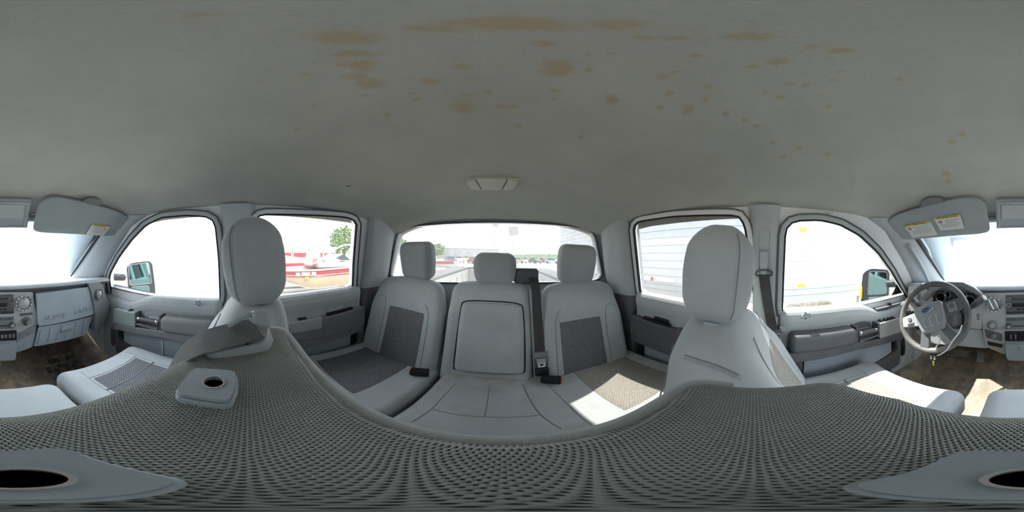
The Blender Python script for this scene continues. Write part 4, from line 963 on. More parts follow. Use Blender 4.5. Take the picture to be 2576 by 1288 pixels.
# ---- steering wheel
WC = PY(2346, 796, .735); wn_ = V3((0.02, -.90, .43)).normalized(); wr = V3((1, 0, 0)); wu = wn_.cross(wr) * 1.0
wu = (V3((0, 0, 1)) - wn_*wn_.z).normalized(); wr = wu.cross(wn_).normalized(); th = math.radians(27)
U = wr*math.cos(th) + wu*math.sin(th); W = -wr*math.sin(th) + wu*math.cos(th)
def wl(u, v, n): return WC + U*u + W*v + wn_*n
sw = thing('steering_wheel', 'worn four-spoke steering wheel turned left, in front of the driver seat', 'steering wheel', WC - V3((0, 0, .2)))
m = M(); R_ = .188; m.tube([wl(R_*math.cos(a), R_*math.sin(a), 0) for a in [2*PI*i/64 for i in range(64)]], .0165, 12, True); build('rim', m, mat_rim, sw)
hub = arc([wl(-.082, .062, .0), wl(0, .070, .0), wl(.082, .062, .0), wl(.080, -.02, .0), wl(.058, -.088, .0), wl(-.058, -.088, .0), wl(-.080, -.02, .0)], 4, True, .02)
m = M(); m.prism(hub, wn_*.045); hb = build('airbag_pad', m, mat_plastic_md, sw, .012, 3)
for k in (-.036, 0, .036):
    m = M(); m.rbox((0, 0, 0), (.006, .052, .004), .0015); m.rbox((.005, .024, 0), (.016, .005, .004), .0015); m.rbox((.005, -.024, 0), (.018, .006, .004), .0015)
    m.v = [tuple(wl(k+p[0], -.035+p[1], .0455+p[2])) for p in m.v]; build('pad_slot', m, mat_plastic, hb)
m = M(); m.v = []; ov = [(.030*math.cos(a), .0125*math.sin(a)) for a in [2*PI*i/36 for i in range(36)]]
m.loft([[wl(a*1.08, .031+b*1.10, .044) for a, b in ov], [wl(a*1.08, .031+b*1.10, .048) for a, b in ov]]); em = build('badge', m, mat_chrome, hb, label='oval blue badge with script lettering')
m = M(); m.loft([[wl(a*.97, .031+b*.94, .046) for a, b in ov], [wl(a*.97, .031+b*.94, .0488) for a, b in ov]]); build('badge_field', m, mat_blue, em)
text('lettering', 'Ford', .021, wl(0, .031, .049), U, W, mat_chrome, em, .0005, 1.0)
def spoke(a, b, w0, w1, mat=mat_plastic_dk, n0=.012, n1=.0):
    a, b = V3(a), V3(b); d = (b-a).normalized(); p = V3((-d.y, d.x, 0)); rings = []
    for t in (0, .35, .7, 1):
        c = a.lerp(b, t); ww = w0+(w1-w0)*t; n = n0+(n1-n0)*t
        rings.append([wl((c-p*ww/2).x, (c-p*ww/2).y, n-.008), wl((c+p*ww/2).x, (c+p*ww/2).y, n-.008), wl((c+p*ww/2).x, (c+p*ww/2).y, n+.012), wl((c-p*ww/2).x, (c-p*ww/2).y, n+.012)])
    m = M(); m.loft(rings); return build('spoke', m, mat, sw, .005, 3)
spoke((.06, .005, 0), (.180, .012, 0), .085, .060); spoke((-.06, .005, 0), (-.180, .012, 0), .085, .060, mat_silver)
spoke((.045, -.06, 0), (.085, -.168, 0), .045, .050); spoke((-.045, -.06, 0), (-.085, -.168, 0), .045, .050)
for sgn in (-1, 1):
    m = M(); m.rbox((0, 0, 0), (.048, .05, .012), .005); m.v = [tuple(wl(sgn*.122+p[0], .008+p[1], .018+p[2])) for p in m.v]; cp_ = build('cruise_pad', m, mat_plastic_md if sgn > 0 else mat_plastic, sw)
    m = M(); m.lathe([(.013, 0), (.012, .004), (0, .005)], wl(sgn*.122, .014, .024), wn_, 18); build('cruise_button', m, mat_plastic_dk, cp_)
    if sgn < 0:
        m = M(); m.rbox((0, 0, 0), (.034, .010, .006), .002); m.v = [tuple(wl(sgn*.122+p[0], -.010+p[1], .025+p[2])) for p in m.v]; build('cruise_rocker', m, mat_plastic_dk, cp_)
st1 = thing('turn_signal_stalk', 'black turn signal stalk left of the steering wheel', 'stalk', PY(2325, 780, .84))
m = M(); a, b = PY(2330, 782, .86), PY(2293, 750, .82); m.tube([a, a.lerp(b, .45), a.lerp(b, .5), b], [.010, .013, .016, .017], 12); build('stalk_arm', m, mat_plastic_dk, st1)
m = M(); m.lathe([(.0175, 0), (.0175, .02)], a.lerp(b, .62), b-a, 14); build('twist_ring', m, mat_plastic_md, st1)
st2 = thing('gear_lever', 'black column gear lever right of the steering wheel', 'gear lever', PY(2435, 778, .84))
m = M(); a, b = PY(2425, 785, .85), PY(2476, 749, .80); m.tube([a, a.lerp(b, .4), a.lerp(b, .5), b], [.010, .012, .017, .0185], 12); build('lever_arm', m, mat_plastic_dk, st2)
m = M(); m.lathe([(.016, 0), (.014, .004), (0, .005)], b, b-a, 14); build('lever_button', m, mat_plastic, st2)
# keys on a white cord
ky = thing('key_ring', 'truck key with black fob hanging on a white cord from the column', 'keys', PY(2350, 915, .66))
cord = smooth_path([PY(2362, 842, .70), PY(2364, 858, .68), PY(2355, 874, .665), PY(2350, 893, .66), PY(2362, 893, .655), PY(2382, 880, .65), PY(2396, 858, .655), PY(2412, 838, .665), PY(2420, 818, .68)], 6)
m = M(); m.tube(cord, .0034, 8); build('cord', m, plain('white_cord', (.75, .74, .73), .7), ky)
f0 = PY(2349, 893, .66); m = M(); m.prism(arc([f0+V3((-.019, 0, .008)), f0+V3((.019, 0, .012)), f0+V3((.021, 0, -.020)), f0+V3((.012, 0, -.034)), f0+V3((-.012, 0, -.036)), f0+V3((-.021, 0, -.020))], 4, True, .01), (0, -.009, 0)); fb = build('key_fob', m, mat_black, ky, .002)
m = M()
for a, b in ((-.009, -.008), (.009, -.006), (-.009, -.020), (.009, -.019)): m.rbox(f0+V3((a, -.010, b)), (.008, .002, .006), .0009, k=1, m=1)
build('fob_buttons', m, mat_inkw, fb)
m = M(); m.prism([f0+V3(p) for p in ((-.005, -.003, -.034), (.005, -.003, -.034), (.005, -.003, -.048), (.003, -.003, -.052), (.005, -.003, -.058), (.003, -.003, -.074), (-.003, -.003, -.077), (-.005, -.003, -.05))], (0, -.003, 0)); build('key_blade', m, mat_brass, ky, .0006)
# pedals
bpz = thing('brake_pedal', 'wide worn brake pedal above the muddy floor', 'pedal', PY(2417, 895, 1.14))
c = PY(2417, 887, 1.12); m = M(); m.rbox(c, (.115, .022, .055), .006, (-.5, 0, 0)); pd = build('pedal_pad', m, plain('worn_pedal_rubber', (.16, .155, .14), .8, .5, 60), bpz)
for i in range(7):
    m = M(); m.rbox(c + V3((-.045+.015*i, -.012, -.006)), (.006, .006, .044), .001, (-.5, 0, 0), k=1, m=1); build('pad_rib', m, mat_plastic_md, pd)
m = M(); m.tube([c+V3((0, .01, .01)), c+V3((0, .06, .2))], .008, 8); build('pedal_arm', m, mat_plastic_dk, bpz)
apz = thing('accelerator_pedal', 'narrow accelerator pedal right of the brake pedal', 'pedal', PY(2467, 912, 1.15))
c = PY(2467, 897, 1.15); m = M(); m.rbox(c, (.055, .016, .10), .006, (-.6, 0, 0)); build('pedal_pad', m, mat_plastic_md, apz); m = M(); m.tube([c+V3((0, .01, .04)), c+V3((0, .08, .2))], .007, 8); build('pedal_arm', m, mat_plastic_dk, apz)
# rubber mat on the passenger footwell
fm = thing('floor_mat', 'black ribbed floor mat in the muddy passenger footwell', 'floor mat', (.52, 1.1, -1.04))
m = M(); m.grid(lambda u, v: (.36+.32*u, .86+.42*v, floor_z(.36+.32*u, .86+.42*v)+.008), 8, 16); m.uv = {}; build('mat_base', m, mat_floor, fm)
for i in range(6):
    for j in range(7):
        x, y = .40+.05*i, .90+.055*j; m = M(); m.rbox((x, y, floor_z(x, y)+.011), (.038, .042, .008), .002, (.55 if y > 1.18 else 0, 0, 0), k=1, m=1); build('tread_block', m, mat_plastic_dk if (i+j) % 3 else mat_floor, fm)

# ================================================================== ROOF FITTINGS
def visor(side, label):
    s = side; xo, xi = (CX+s*.735, CX+s*.165)
    t = thing('sun_visor', label, 'sun visor', (CX+s*.42, .72, .13), 'sun visors')
    def vf(u, v, d):          # u 0 outer..1 inner, v 0 windshield edge..1 roof edge
        x = xo + (xi-xo)*u; bow = .05*(1-(2*u-1)**2)
        y = .815 + bow*.4 - (.175+bow*.5)*v; z = .120 + .138*v + .012*math.sin(PI*v) + bow*.10*v - .045*(1-u)**2*v
        n = V3((0, -.62, -.78)); return V3((x, y, z)) + n*d
    rings = []
    o_ = arc([V3((0.0, .10, 0)), V3((.02, .88, 0)), V3((.16, 1.0, 0)), V3((.93, 1.0, 0)), V3((1.0, .80, 0)), V3((1.0, .06, 0)), V3((.93, .0, 0)), V3((.08, .0, 0))], 5, True, .10)
    m = M(); N_ = 10
    c = V3((.5, .5, 0))
    def lay(k, d): return [vf(c.x+(p.x-c.x)*k, c.y+(p.y-c.y)*k, d) for p in o_]
    m.loft([lay(.5, -.010), lay(.94, -.009), lay(1, -.002), lay(1, .003), lay(.94, .010), lay(.5, .0115)]); b = build('visor_board', m, mat_plastic, t, angle=80)
    m = M(); u0, u1 = ((.50, .70) if s < 0 else (.48, .66)); m.loft([[vf(u0+(u1-u0)*k, 1.0+.16*math.sin(PI*min(1, max(0, k)))**.5, d) for k in [i/10 for i in range(11)]] + [vf(u0+(u1-u0)*k, .97, d) for k in (1, 0)] for d in (.0, .008)]); build('visor_tab', m, mat_plastic_md, t)
    sheets = ((.20, .49, .12, .56), (.54, .78, .22, .60)) if s < 0 else ((.20, .43, .06, .42),)
    for (a0, a1, b0, b1) in sheets:
        def patch(u0, u1, v0, v1, d, mat, nm, par):
            m = M(); d += .0045
            m.grid(lambda a, b: vf(u0+(u1-u0)*a, v0+(v1-v0)*b, d), 8, 6); m.uv = {}; return build(nm, m, mat, par)
        lb = patch(a0, a1, b0, b1, .0128, mat_label, 'warning_label', b)
        patch(a0, a1, b1-.055, b1, .0135, mat_yellow, 'label_header', lb)
        xd_ = V3((-s, 0, 0)) if s > 0 else V3((1, 0, 0)); vd_ = (vf(.4, .6, 0)-vf(.4, .4, 0)).normalized()
        wid = abs(xi-xo)*(a1-a0)
        text('lettering', 'WARNING  AVERTISSEMENT  ADVERTENCIA', .0075, vf((a0+a1)/2, b1-.030, .0192), (1, 0, 0), vd_, mat_ink, lb, .0003, wid/.155*.88)
        for r_ in range(6):
            v_ = b1-.11-(b1-b0-.16)*r_/6; patch(a0+.035+(.05 if r_ < 3 else 0), a1-.02-.02*((r_*7) % 3), v_, v_+.008, .0135, mat_plastic_md, 'print_line', lb)
        m = M(); cc = vf(a0+.045, b1-.13, .0192); m.tube([cc + V3((1, 0, 0))*.009*math.cos(t_) + vd_*.009*math.sin(t_) for t_ in [2*PI*i/20 for i in range(20)]], .001, 5, True); build('prohibition_ring', m, mat_inkred, lb)
        m = M(); m.tube([cc + V3((-.006, 0, 0)) + vd_*.006, cc + V3((.006, 0, 0)) - vd_*.006], .001, 5); build('prohibition_bar', m, mat_inkred, lb)
    m = M(); m.tube([vf(.01, .05, 0), vf(-.03, .02, -.02)], .008, 8); build('visor_rod', m, mat_plastic_md, t)
visor(-1, 'grey sun visor with two warning labels above the steering wheel'); visor(1, 'grey sun visor with one warning label on the passenger side')
oc = thing('overhead_console', 'flat grey overhead console panel between the sun visors', 'console', (CX, .76, .14))
def of(u, v, d): x = CX+.005 + .145*u*(1-.12*v); y = .85 - .17*v; z = .150 + .100*v; return V3((x, y, z)) + V3((0, -.5, -.86))*d
m = M(); m.loft([[of(-1, 0, d), of(1, 0, d), of(1, 1, d), of(-1, 1, d)] for d in (-.04, .006)]); pn = build('console_body', m, mat_plastic, oc, .004)
m = M(); m.ring([of(-.92, .04, .006), of(.92, .04, .006), of(.92, .93, .006), of(-.92, .93, .006)], [of(-.86, .08, .006), of(.86, .08, .006), of(.86, .88, .006), of(-.86, .88, .006)], V3((0, -.5, -.86))*.004); build('console_frame', m, mat_pillar, oc)
m = M(); m.loft([[of(-.80, .40, d), of(.80, .40, d), of(.80, .86, d), of(-.80, .86, d)] for d in (.004, .010)]); build('console_lid', m, mat_pillar, oc, .003)
# dome lamp
dl = thing('dome_lamp', 'clear three-section dome lamp on the headliner', 'lamp', PZ(1238, 465, .26))
c0 = PZ(1238, 465, .282); ctr = V3((c0.x, c0.y, ceil_z(c0.x, c0.y)-.004)); tn = V3((0, .22, -1)).normalized(); tv = V3((0, -1, -.22)).normalized()
def lf(u, v, d): return ctr + V3((u, 0, 0)) + tv*v + tn*d
ol = [(-.094, -.030), (-.06, -.037), (0, -.039), (.06, -.037), (.094, -.030), (.096, -.022), (.086, .012), (.070, .030), (.045, .035), (-.045, .035), (-.070, .030), (-.086, .012), (-.096, -.022)]
m = M(); m.loft([[lf(a*1.02, b*1.02, -.004) for a, b in ol], [lf(a*1.02, b*1.02, .004) for a, b in ol]]); build('lamp_base', m, mat_lampbody, dl)
def sect(poly, nm):
    m = M(); cc = V3((sum(p[0] for p in poly)/len(poly), sum(p[1] for p in poly)/len(poly), 0))
    P = arc([V3((a, b, 0)) for a, b in poly], 3, True, .006)
    m.loft([[lf(p.x, p.y, .004) for p in P], [lf(p.x, p.y, .012) for p in P], [lf(cc.x+(p.x-cc.x)*.94, cc.y+(p.y-cc.y)*.92, .017) for p in P]]); return build(nm, m, mat_lens, dl)
sect([(-.055, -.038), (.055, -.038), (.040, .034), (-.035, .034)], 'center_lens'); sect([(-.094, -.030), (-.057, -.036), (-.038, .034), (-.068, .030), (-.088, .010)], 'side_lens'); sect([(.094, -.030), (.057, -.036), (.042, .034), (.068, .030), (.088, .010)], 'side_lens')
for u in (-.036, .036):
    m = M(); m.tube([lf(u, -.02, .008), lf(u*.85, .015, .008)], .006, 10); build('bulb', m, mat_label, dl)

# ================================================================== DOOR MIRRORS
def door_mirror(side, up, lo, body, label, org, nrm, arms):
    """up, lo: pixel corners of the two glasses; body: pixel outline of the housing"""
    n = V3(nrm).normalized(); k = n.dot(V3(org))
    t = thing('door_mirror', label, 'mirror', V3(org)-V3((0, 0, .28)), 'tow mirrors outside the front doors')
    def on(P, d=0): return [at(x, y, n, k) + n*d for x, y in P]
    hb_ = on(body); m = M(); c = sum(hb_, V3())/len(hb_)
    P = arc(hb_, 4, True, .03)
    m.loft([P, [p - n*.05 for p in P], [c + (p-c)*.88 - n*.12 for p in P], [c + (p-c)*.5 - n*.16 for p in P]]); h = build('housing', m, mat_black, t, .004)
    for nm, q_ in (('main_glass', up), ('spotter_glass', lo)):
        P = arc(on(q_, .004), 4, True, .018); m = M(); m.prism(P, -n*.004); g = build(nm, m, mat_mirror, t)
        m = M(); m.ring(offset_loop(P, .007, n), P, n*.003); build('glass_frame', m, mat_plastic_dk, h)
    if side < 0:
        m = M(); m.prism(arc(on([(2165, 720), (2170, 722), (2168, 752), (2162, 750)], .012), 3, True, .006), -n*.06); build('amber_marker', m, mat_amber, t, label='amber marker lens')
    for (a, b, r) in arms:
        m = M(); m.tube([a, V3(a).lerp(V3(b), .5), b], r, 10); build('arm', m, mat_black, t)
mo = V3((-1.20, 1.00, -.30))
door_mirror(-1, [(2188, 683), (2231, 685), (2231, 738), (2184, 741)], [(2186, 748), (2230, 746), (2229, 768), (2186, 772)], [(2170, 690), (2178, 682), (2190, 676), (2232, 679), (2237, 684), (2234, 770), (2226, 782), (2168, 786), (2165, 750)],
            'black tow mirror outside the driver window', mo, (.55, -.83, 0), [(mo+V3((.16, .05, .07)), (-.83, 1.06, -.20), .035), (mo+V3((.16, .05, -.10)), (-.83, 1.06, -.36), .03)])
mo = V3((1.32, 1.02, -.30))
door_mirror(1, [(323, 668), (373, 661), (380, 712), (327, 717)], [(331, 722), (373, 719), (375, 744), (332, 748)], [(319, 670), (330, 662), (374, 656), (383, 662), (390, 715), (392, 748), (380, 753), (326, 755)],
            'tow mirror outside the front passenger window', mo, (-.55, -.82, .08), [(mo+V3((-.20, .05, .07)), (.92, 1.06, -.20), .035), (mo+V3((-.20, .05, -.10)), (.92, 1.06, -.36), .03)])

# ================================================================== OUTSIDE
GZ = -1.80
m = M(); m.grid(lambda u, v: (-220+440*u, -220+440*v, GZ), 40, 40); m.uv = {}
build('ground', m, mat_ground, kind='structure', label='pale gravel yard around the truck')
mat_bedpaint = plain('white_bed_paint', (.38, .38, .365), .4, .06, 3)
mat_rail = plain('dark_rail_cap', (.09, .09, .09), .6, .1)
# own truck bed and bonnet
tb = thing('truck_bed', 'white pickup bed with dark rail caps behind the cab', 'truck bed', (CX, -2.2, -.9))
for s, nm in ((-1, 'driver'), (1, 'passenger')):
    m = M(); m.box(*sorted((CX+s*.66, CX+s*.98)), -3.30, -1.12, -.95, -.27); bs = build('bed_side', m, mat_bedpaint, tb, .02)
    m = M(); m.rbox((CX+s*.80, -2.21, -.255), (.30, 2.2, .035), .012); build('rail_cap', m, mat_rail, bs)
    for i in range(6):
        m = M(); m.rbox((CX+s*.655, -1.45-.33*i, -.55), (.014, .03, .42), .004); build('bed_rib', m, mat_bedpaint, bs)
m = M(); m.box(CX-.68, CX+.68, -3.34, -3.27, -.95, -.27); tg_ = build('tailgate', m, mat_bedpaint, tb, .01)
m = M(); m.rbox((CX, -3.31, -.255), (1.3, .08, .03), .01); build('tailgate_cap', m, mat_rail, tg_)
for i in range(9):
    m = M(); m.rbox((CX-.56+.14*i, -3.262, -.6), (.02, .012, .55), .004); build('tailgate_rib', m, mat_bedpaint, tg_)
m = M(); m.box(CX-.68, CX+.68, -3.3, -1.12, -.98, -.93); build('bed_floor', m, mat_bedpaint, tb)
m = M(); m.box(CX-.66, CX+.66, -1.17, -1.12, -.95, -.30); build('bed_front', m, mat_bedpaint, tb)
bp1 = thing('bent_pipe', 'white bent pipe standing in the truck bed by the tailgate', 'pipe', (.63, -3.15, -.93))
a, b = PY(1160, 705, -3.10), PY(1170, 712, -3.10)
m = M(); m.tube(arc([PY(1160, 683, -3.1), PY(1160, 669, -3.1), PY(1170, 669, -3.1), V3((PY(1170, 690, -3.1).x, -3.1, -.92))], 6, False, .03), .018, 8); build('pipe_body', m, mat_white, bp1)
hood = thing('truck_hood', 'white truck hood beyond the windshield', 'hood', (CX, 2.3, -.75))
m = M(); m.rbox((CX, 2.45, -.50), (1.62, 1.35, .36), .12, (-.06, 0, 0)); build('hood_skin', m, mat_white, hood)
m = M(); m.rbox((CX, 2.48, -.95), (1.9, 1.5, .7), .1); build('front_fenders', m, mat_white, hood)
m = M(); m.rbox((CX, .1, -1.22), (1.80, 2.7, .26), .05); build('under_body', m, mat_plastic_dk, tb)

# semi trailer along the driver side
TX = -3.0
tl = thing('semi_trailer', 'long white ribbed box trailer parked along the driver side', 'trailer', (TX-1.3, -1.3, GZ))
mat_trailer = plain('trailer_aluminium', (.38, .40, .42), .45, .03, 1.2)
mat_rail2 = plain('trailer_rail', (.31, .315, .32), .5, .08, 3)
m = M(); m.box(TX-2.6, TX, -8.35, 6.0, -.52, 2.15); bx_ = build('box_body', m, mat_trailer, tl)
for i in range(15):
    z = -.36 + .168*i; m = M(); m.rbox((TX+.004, -1.17, z), (.016, 14.3, .016), .004, k=1, m=1); build('side_rib', m, mat_trailer, bx_)
m = M(); m.box(TX-.02, TX+.025, -8.35, 6.0, -.82, -.52); br = build('bottom_rail', m, mat_rail2, tl)
for i in range(40):
    m = M(); m.lathe([(.012, 0), (.008, .006), (0, .007)], (TX+.025, -8.1+.35*i, -.60), (1, 0, 0), 8); build('rivet', m, mat_rail2, br)
for z in (-.56, -.68): 
    m = M(); m.rbox((TX+.026, -1.17, z), (.01, 14.3, .014), .003, k=1, m=1); build('rail_groove', m, mat_plastic_md, br)
m = M(); m.box(TX-.03, TX+.03, -8.35, 6.0, 2.02, 2.17); build('top_rail', m, mat_rail2, tl)
for q_ in ((2020, 577), (2017, 719)):
    c = PX(q_[0], q_[1], TX+.012); m = M(); m.rbox(c, (.03, .16, .065), .01); build('clearance_lamp', m, mat_amber, tl, label='amber clearance lamp')
for (a, mt) in ((1600, mat_white), (1637, mat_red), (1644, mat_label), (1670, mat_white)):
    wdt = {1600: 36, 1637: 6, 1644: 26, 1670: 26}[a]; p0, p1 = PX(a, 694, TX+.02), PX(a+wdt, 697, TX+.02)
    m = M(); m.box(TX+.012, TX+.016, min(p0.y, p1.y), max(p0.y, p1.y), -.50, -.42); build('reflective_tape', m, mt, tl)
for y in (-6.0, -7.25):
    for x in (TX-.35, TX-2.25):
        m = M(); m.lathe([(.30, -.14), (.50, -.14), (.52, -.08), (.52, .08), (.50, .14), (.30, .14)], (x, y, GZ+.52), (1, 0, 0), 24); wh = build('wheel', m, mat_rubber, tl)
        m = M(); m.lathe([(.30, .13), (.24, .08), (.10, .10), (0, .10)], (x, y, GZ+.52), (1, 0, 0), 20); build('wheel_disc', m, mat_rail2, wh)
m = M(); m.box(TX-2.0, TX-.5, -8.2, -5.2, -1.25, -.82); build('axle_frame', m, mat_rail2, tl)
for x in (TX-.5, TX-2.1):
    m = M(); m.box(x-.06, x+.06, 3.4, 3.52, GZ, -.82); build('landing_leg', m, mat_rail2, tl)
# weathered platform lying under the trailer edge
pf = thing('weathered_platform', 'flaking pale platform with a square opening under the white trailer', 'platform', (-3.6, .9, GZ))
zz = -1.30; oute = [PZ(*p, zz) for p in [(1950, 790), (1985, 764), (2082, 753), (2096, 764), (2110, 790)]]; hole_ = [PZ(*p, zz) for p in [(2030, 766), (2082, 759), (2092, 768), (2036, 783)]]
m = M(); m.plate(oute, [hole_], (0, 0, -.10)); build('deck', m, plain('flaking_paint', (.60, .56, .48), .9, .4, 9, .5, 30), pf)
for p in (oute[0], oute[1], oute[2], oute[4]): 
    m = M(); m.box(p.x-.05, p.x+.05, p.y-.05, p.y+.05, GZ, zz-.1); build('leg', m, mat_rail2, pf)

# red fishing boat on the passenger side
BXC = 6.42
bt = thing('fishing_boat', 'red and tan fishing boat on a trailer beside the passenger rear window', 'boat', (BXC, -3.7, GZ))
mat_bred = plain('red_hull_paint', (.22, .012, .02), .3, .1, 2); mat_btan = plain('tan_hull_paint', (.30, .25, .17), .4, .1, 2); mat_btrim = plain('bright_rub_rail', (.42, .39, .33), .4, .05)
BW0, BW1 = -.85, -6.7
def hull(s):
    b = 1.04*(1-(1-min(1, s/.34))**2.2); zg = -.70 + .22*s; zc_ = -.92 + .14*s; zk = -1.50 + .08*s + .66*max(0, (.28-s)/.28)**1.5
    return b, zg, zc_, zk, BW0 + (BW1-BW0)*s
def hsec(s):
    b, zg, zc_, zk, y = hull(s); return y, b, zg, zc_, zk
up_, lo_ = [], []
for i in range(25):
    s = .004 + .996*i/24; y, b, zg, zc_, zk = hsec(s)
    up_.append([V3((BXC-b, y, zg)), V3((BXC-b*.985, y, zc_)), V3((BXC+b*.985, y, zc_)), V3((BXC+b, y, zg))]); lo_.append([V3((BXC-b*.985, y, zc_)), V3((BXC-b*.955, y, zc_+(zk-zc_)*.45)), V3((BXC-b*.86, y, zc_+(zk-zc_)*.80)), V3((BXC, y, zk)), V3((BXC+b*.86, y, zc_+(zk-zc_)*.80)), V3((BXC+b*.955, y, zc_+(zk-zc_)*.45)), V3((BXC+b*.985, y, zc_))])
m = M(); m.loft(up_); bu = build('topsides', m, mat_bred, bt); m = M(); m.loft(lo_); bl = build('lower_hull', m, mat_btan, bt)
for f, mt, nm, r in ((lambda s: V3((BXC-hsec(s)[1], hsec(s)[0], hsec(s)[2])), mat_btrim, 'rub_rail', .035), (lambda s: V3((BXC-hsec(s)[1]*.99, hsec(s)[0], hsec(s)[3]+.045)), mat_btrim, 'pinstripe', .012), (lambda s: V3((BXC-hsec(s)[1]*.99, hsec(s)[0], hsec(s)[3])), mat_bred, 'pinstripe', .014), (lambda s: V3((BXC-hsec(s)[1]*.86, hsec(s)[0], hsec(s)[3]+(hsec(s)[4]-hsec(s)[3])*.80)), mat_btrim, 'chine', .012)):
    m = M(); m.tube([f(.01+.99*i/30) for i in range(31)], r, 6); build(nm, m, mt, bt)
def on_hull(px_, py_):
    xe = BXC-1.04
    for _ in range(12):
        p = PX(px_, py_, xe); s = (p.y-BW0)/(BW1-BW0); xe = .5*xe + .5*(BXC-hsec(min(1, max(.02, s)))[1]-.012)
    return V3((xe, p.y, p.z))
for (x0, x1, y0, y1, s_) in ((744, 755, 686, 695, 'MC'), (759, 780, 685, 694, '8580'), (784, 795, 684.5, 693.5, 'GE')):
    a, b = on_hull(x0, y0), on_hull(x1, y1); hgt = abs(a.z-b.z); c = (a+b)/2; dv = on_hull(x1, (y0+y1)/2)-on_hull(x0, (y0+y1)/2)
    m = M(); xd = dv.normalized(); m.loft([[c - dv*.5 + V3((q_, 0, -hgt*.5)), c + dv*.5 + V3((q_, 0, -hgt*.5)), c + dv*.5 + V3((q_, 0, hgt*.5)), c - dv*.5 + V3((q_, 0, hgt*.5))] for q_ in (-.004, .004)]); pb_ = build('number_plate', m, mat_label, bt)
    text('lettering', s_, hgt*1.05, c + V3((-.008, 0, 0)), dv, (0, 0, 1), mat_ink, pb_, .002, dv.length/(hgt*.68*len(s_)))
c = on_hull(772, 699); m = M(); m.box(c.x-.01, c.x, c.y-.07, c.y+.06, c.z-.05, c.z+.04); build('permit_sticker', m, mat_amber, bt)
c = on_hull(889, 676.5); text('lettering', 'TARGA', .12, c + V3((-.02, -.12, 0)), (0, -1, 0), (0, 0, 1), mat_inkw, bt, .003, 1.5)
c = on_hull(988, 671); text('lettering', 'TRACKER', .30, c + V3((-.02, .30, -.02)), (0, -1, 0), (0, 0, 1), mat_inkw, bt, .003, 1.1)
m = M(); m.rbox((BXC, -4.2, -.50), (1.75, 3.2, .22), .08); build('deck_cover', m, plain('white_canvas', (.40, .39, .37), .8, .06), bt)
for (x, y, z, sx_, sy_, sz) in ((BXC-.45, -2.55, -.28, .40, .55, .62), (BXC-.5, -3.35, -.40, .45, .75, .36), (BXC+.4, -2.9, -.30, .5, .6, .6)):
    m = M(); m.rbox((x, y, z), (sx_, sy_, sz), .14, (.1, 0, 0)); st_ = build('boat_seat', m, plain('cream_vinyl', (.42, .39, .35), .5), bt)
    m = M(); m.rbox((x-sx_/2-.005, y, z-.08), (.02, sy_*.35, sz*.4), .009); build('seat_panel', m, plain('maroon_vinyl', (.30, .12, .14), .6), st_)
m = M(); m.prism([(BXC-.6, -3.3, -.32), (BXC-.6, -3.9, -.05), (BXC-.6, -4.3, -.32)], (1.2, 0, 0)); build('boat_windshield', m, plain('smoked_acrylic', (.03, .04, .05), .1), bt)
m = M(); m.tube(smooth_path([(BXC-.85, -2.4, -.42), (BXC-.8, -3.0, -.1), (BXC-.7, -3.7, .28), (BXC-.5, -4.3, .36), (BXC-.45, -4.5, .30)], 5), .03, 8); m.tube([(BXC-.48, -4.42, .3), (BXC-.6, -4.0, -.1)], .016, 6); build('tow_arch', m, mat_steel, bt)
om = thing('outboard_motor', 'black outboard motor with white lettering at the red boat stern', 'outboard motor', (BXC, -6.95, -1.2))
m = M(); m.rbox((BXC, -7.0, -.02), (.55, .75, .62), .16, (.25, 0, 0)); cw = build('cowling', m, mat_black, om); m = M(); m.rbox((BXC, -7.0, -.75), (.22, .35, .95), .06); build('leg', m, mat_black, om)
text('lettering', 'MERCURY', .14, (BXC-.285, -6.95, -.03), (0, -1, .18), (0, .18, 1), mat_inkw, cw, .003)
btr = thing('boat_trailer', 'galvanised trailer carrying the red fishing boat', 'boat trailer', (BXC, -3.5, GZ))
for x in (BXC-.7, BXC+.7): m = M(); m.box(x-.05, x+.05, -6.4, .6, -1.66, -1.58); build('frame_rail', m, mat_rail2, btr)
for y in (-1.15, -5.15): m = M(); m.box(BXC-.75, BXC+.75, y-.05, y+.05, -1.64, -1.56); build('cross_member', m, mat_rail2, btr)
for x in (BXC-.85, BXC+.85):
    m = M(); m.lathe([(.15, -.09), (.31, -.09), (.33, 0), (.31, .09), (.15, .09)], (x, -4.8, GZ+.33), (1, 0, 0), 20); build('wheel', m, mat_rubber, btr); m = M(); m.lathe([(.16, -.05), (.0, -.06)], (x, -4.8, GZ+.33), (1, 0, 0), 14); build('wheel_disc', m, mat_steel, btr)
# pontoon boat behind it
pb = thing('pontoon_boat', 'white and red pontoon boat standing behind the fishing boat', 'boat', (13.0, -3.6, GZ))
mat_pw = plain('white_gelcoat', (.46, .45, .43), .4, .03); mat_pr = plain('red_gelcoat', (.30, .02, .03), .4, .05)
m = M(); m.box(11.8, 14.4, -7.2, -.6, -.62, -.50); build('deck', m, mat_pw, pb)
for x in (12.1, 14.0): m = M(); m.tube([(x, -7.2, -.92), (x, -.9, -.92), (x, -.2, -.75)], [.32, .32, .1], 14); build('pontoon', m, mat_steel, pb)
for i, (y0, y1) in enumerate(((-3.3, -1.0), (-4.6, -3.4), (-5.9, -4.7), (-7.1, -6.0))):
    m = M(); m.box(11.80, 11.84, y0, y1, -.50, .42); fp = build('fence_panel', m, mat_pw, pb)
    m = M(); m.box(11.785, 11.80, y0+.05, y1-.05, -.36, -.02); build('red_panel', m, mat_pr, fp)
    m = M(); m.tube([(11.8, y0, -.5), (11.8, y0, .46), (11.8, y1, .46), (11.8, y1, -.5)], .03, 6); build('fence_rail', m, mat_steel, fp)
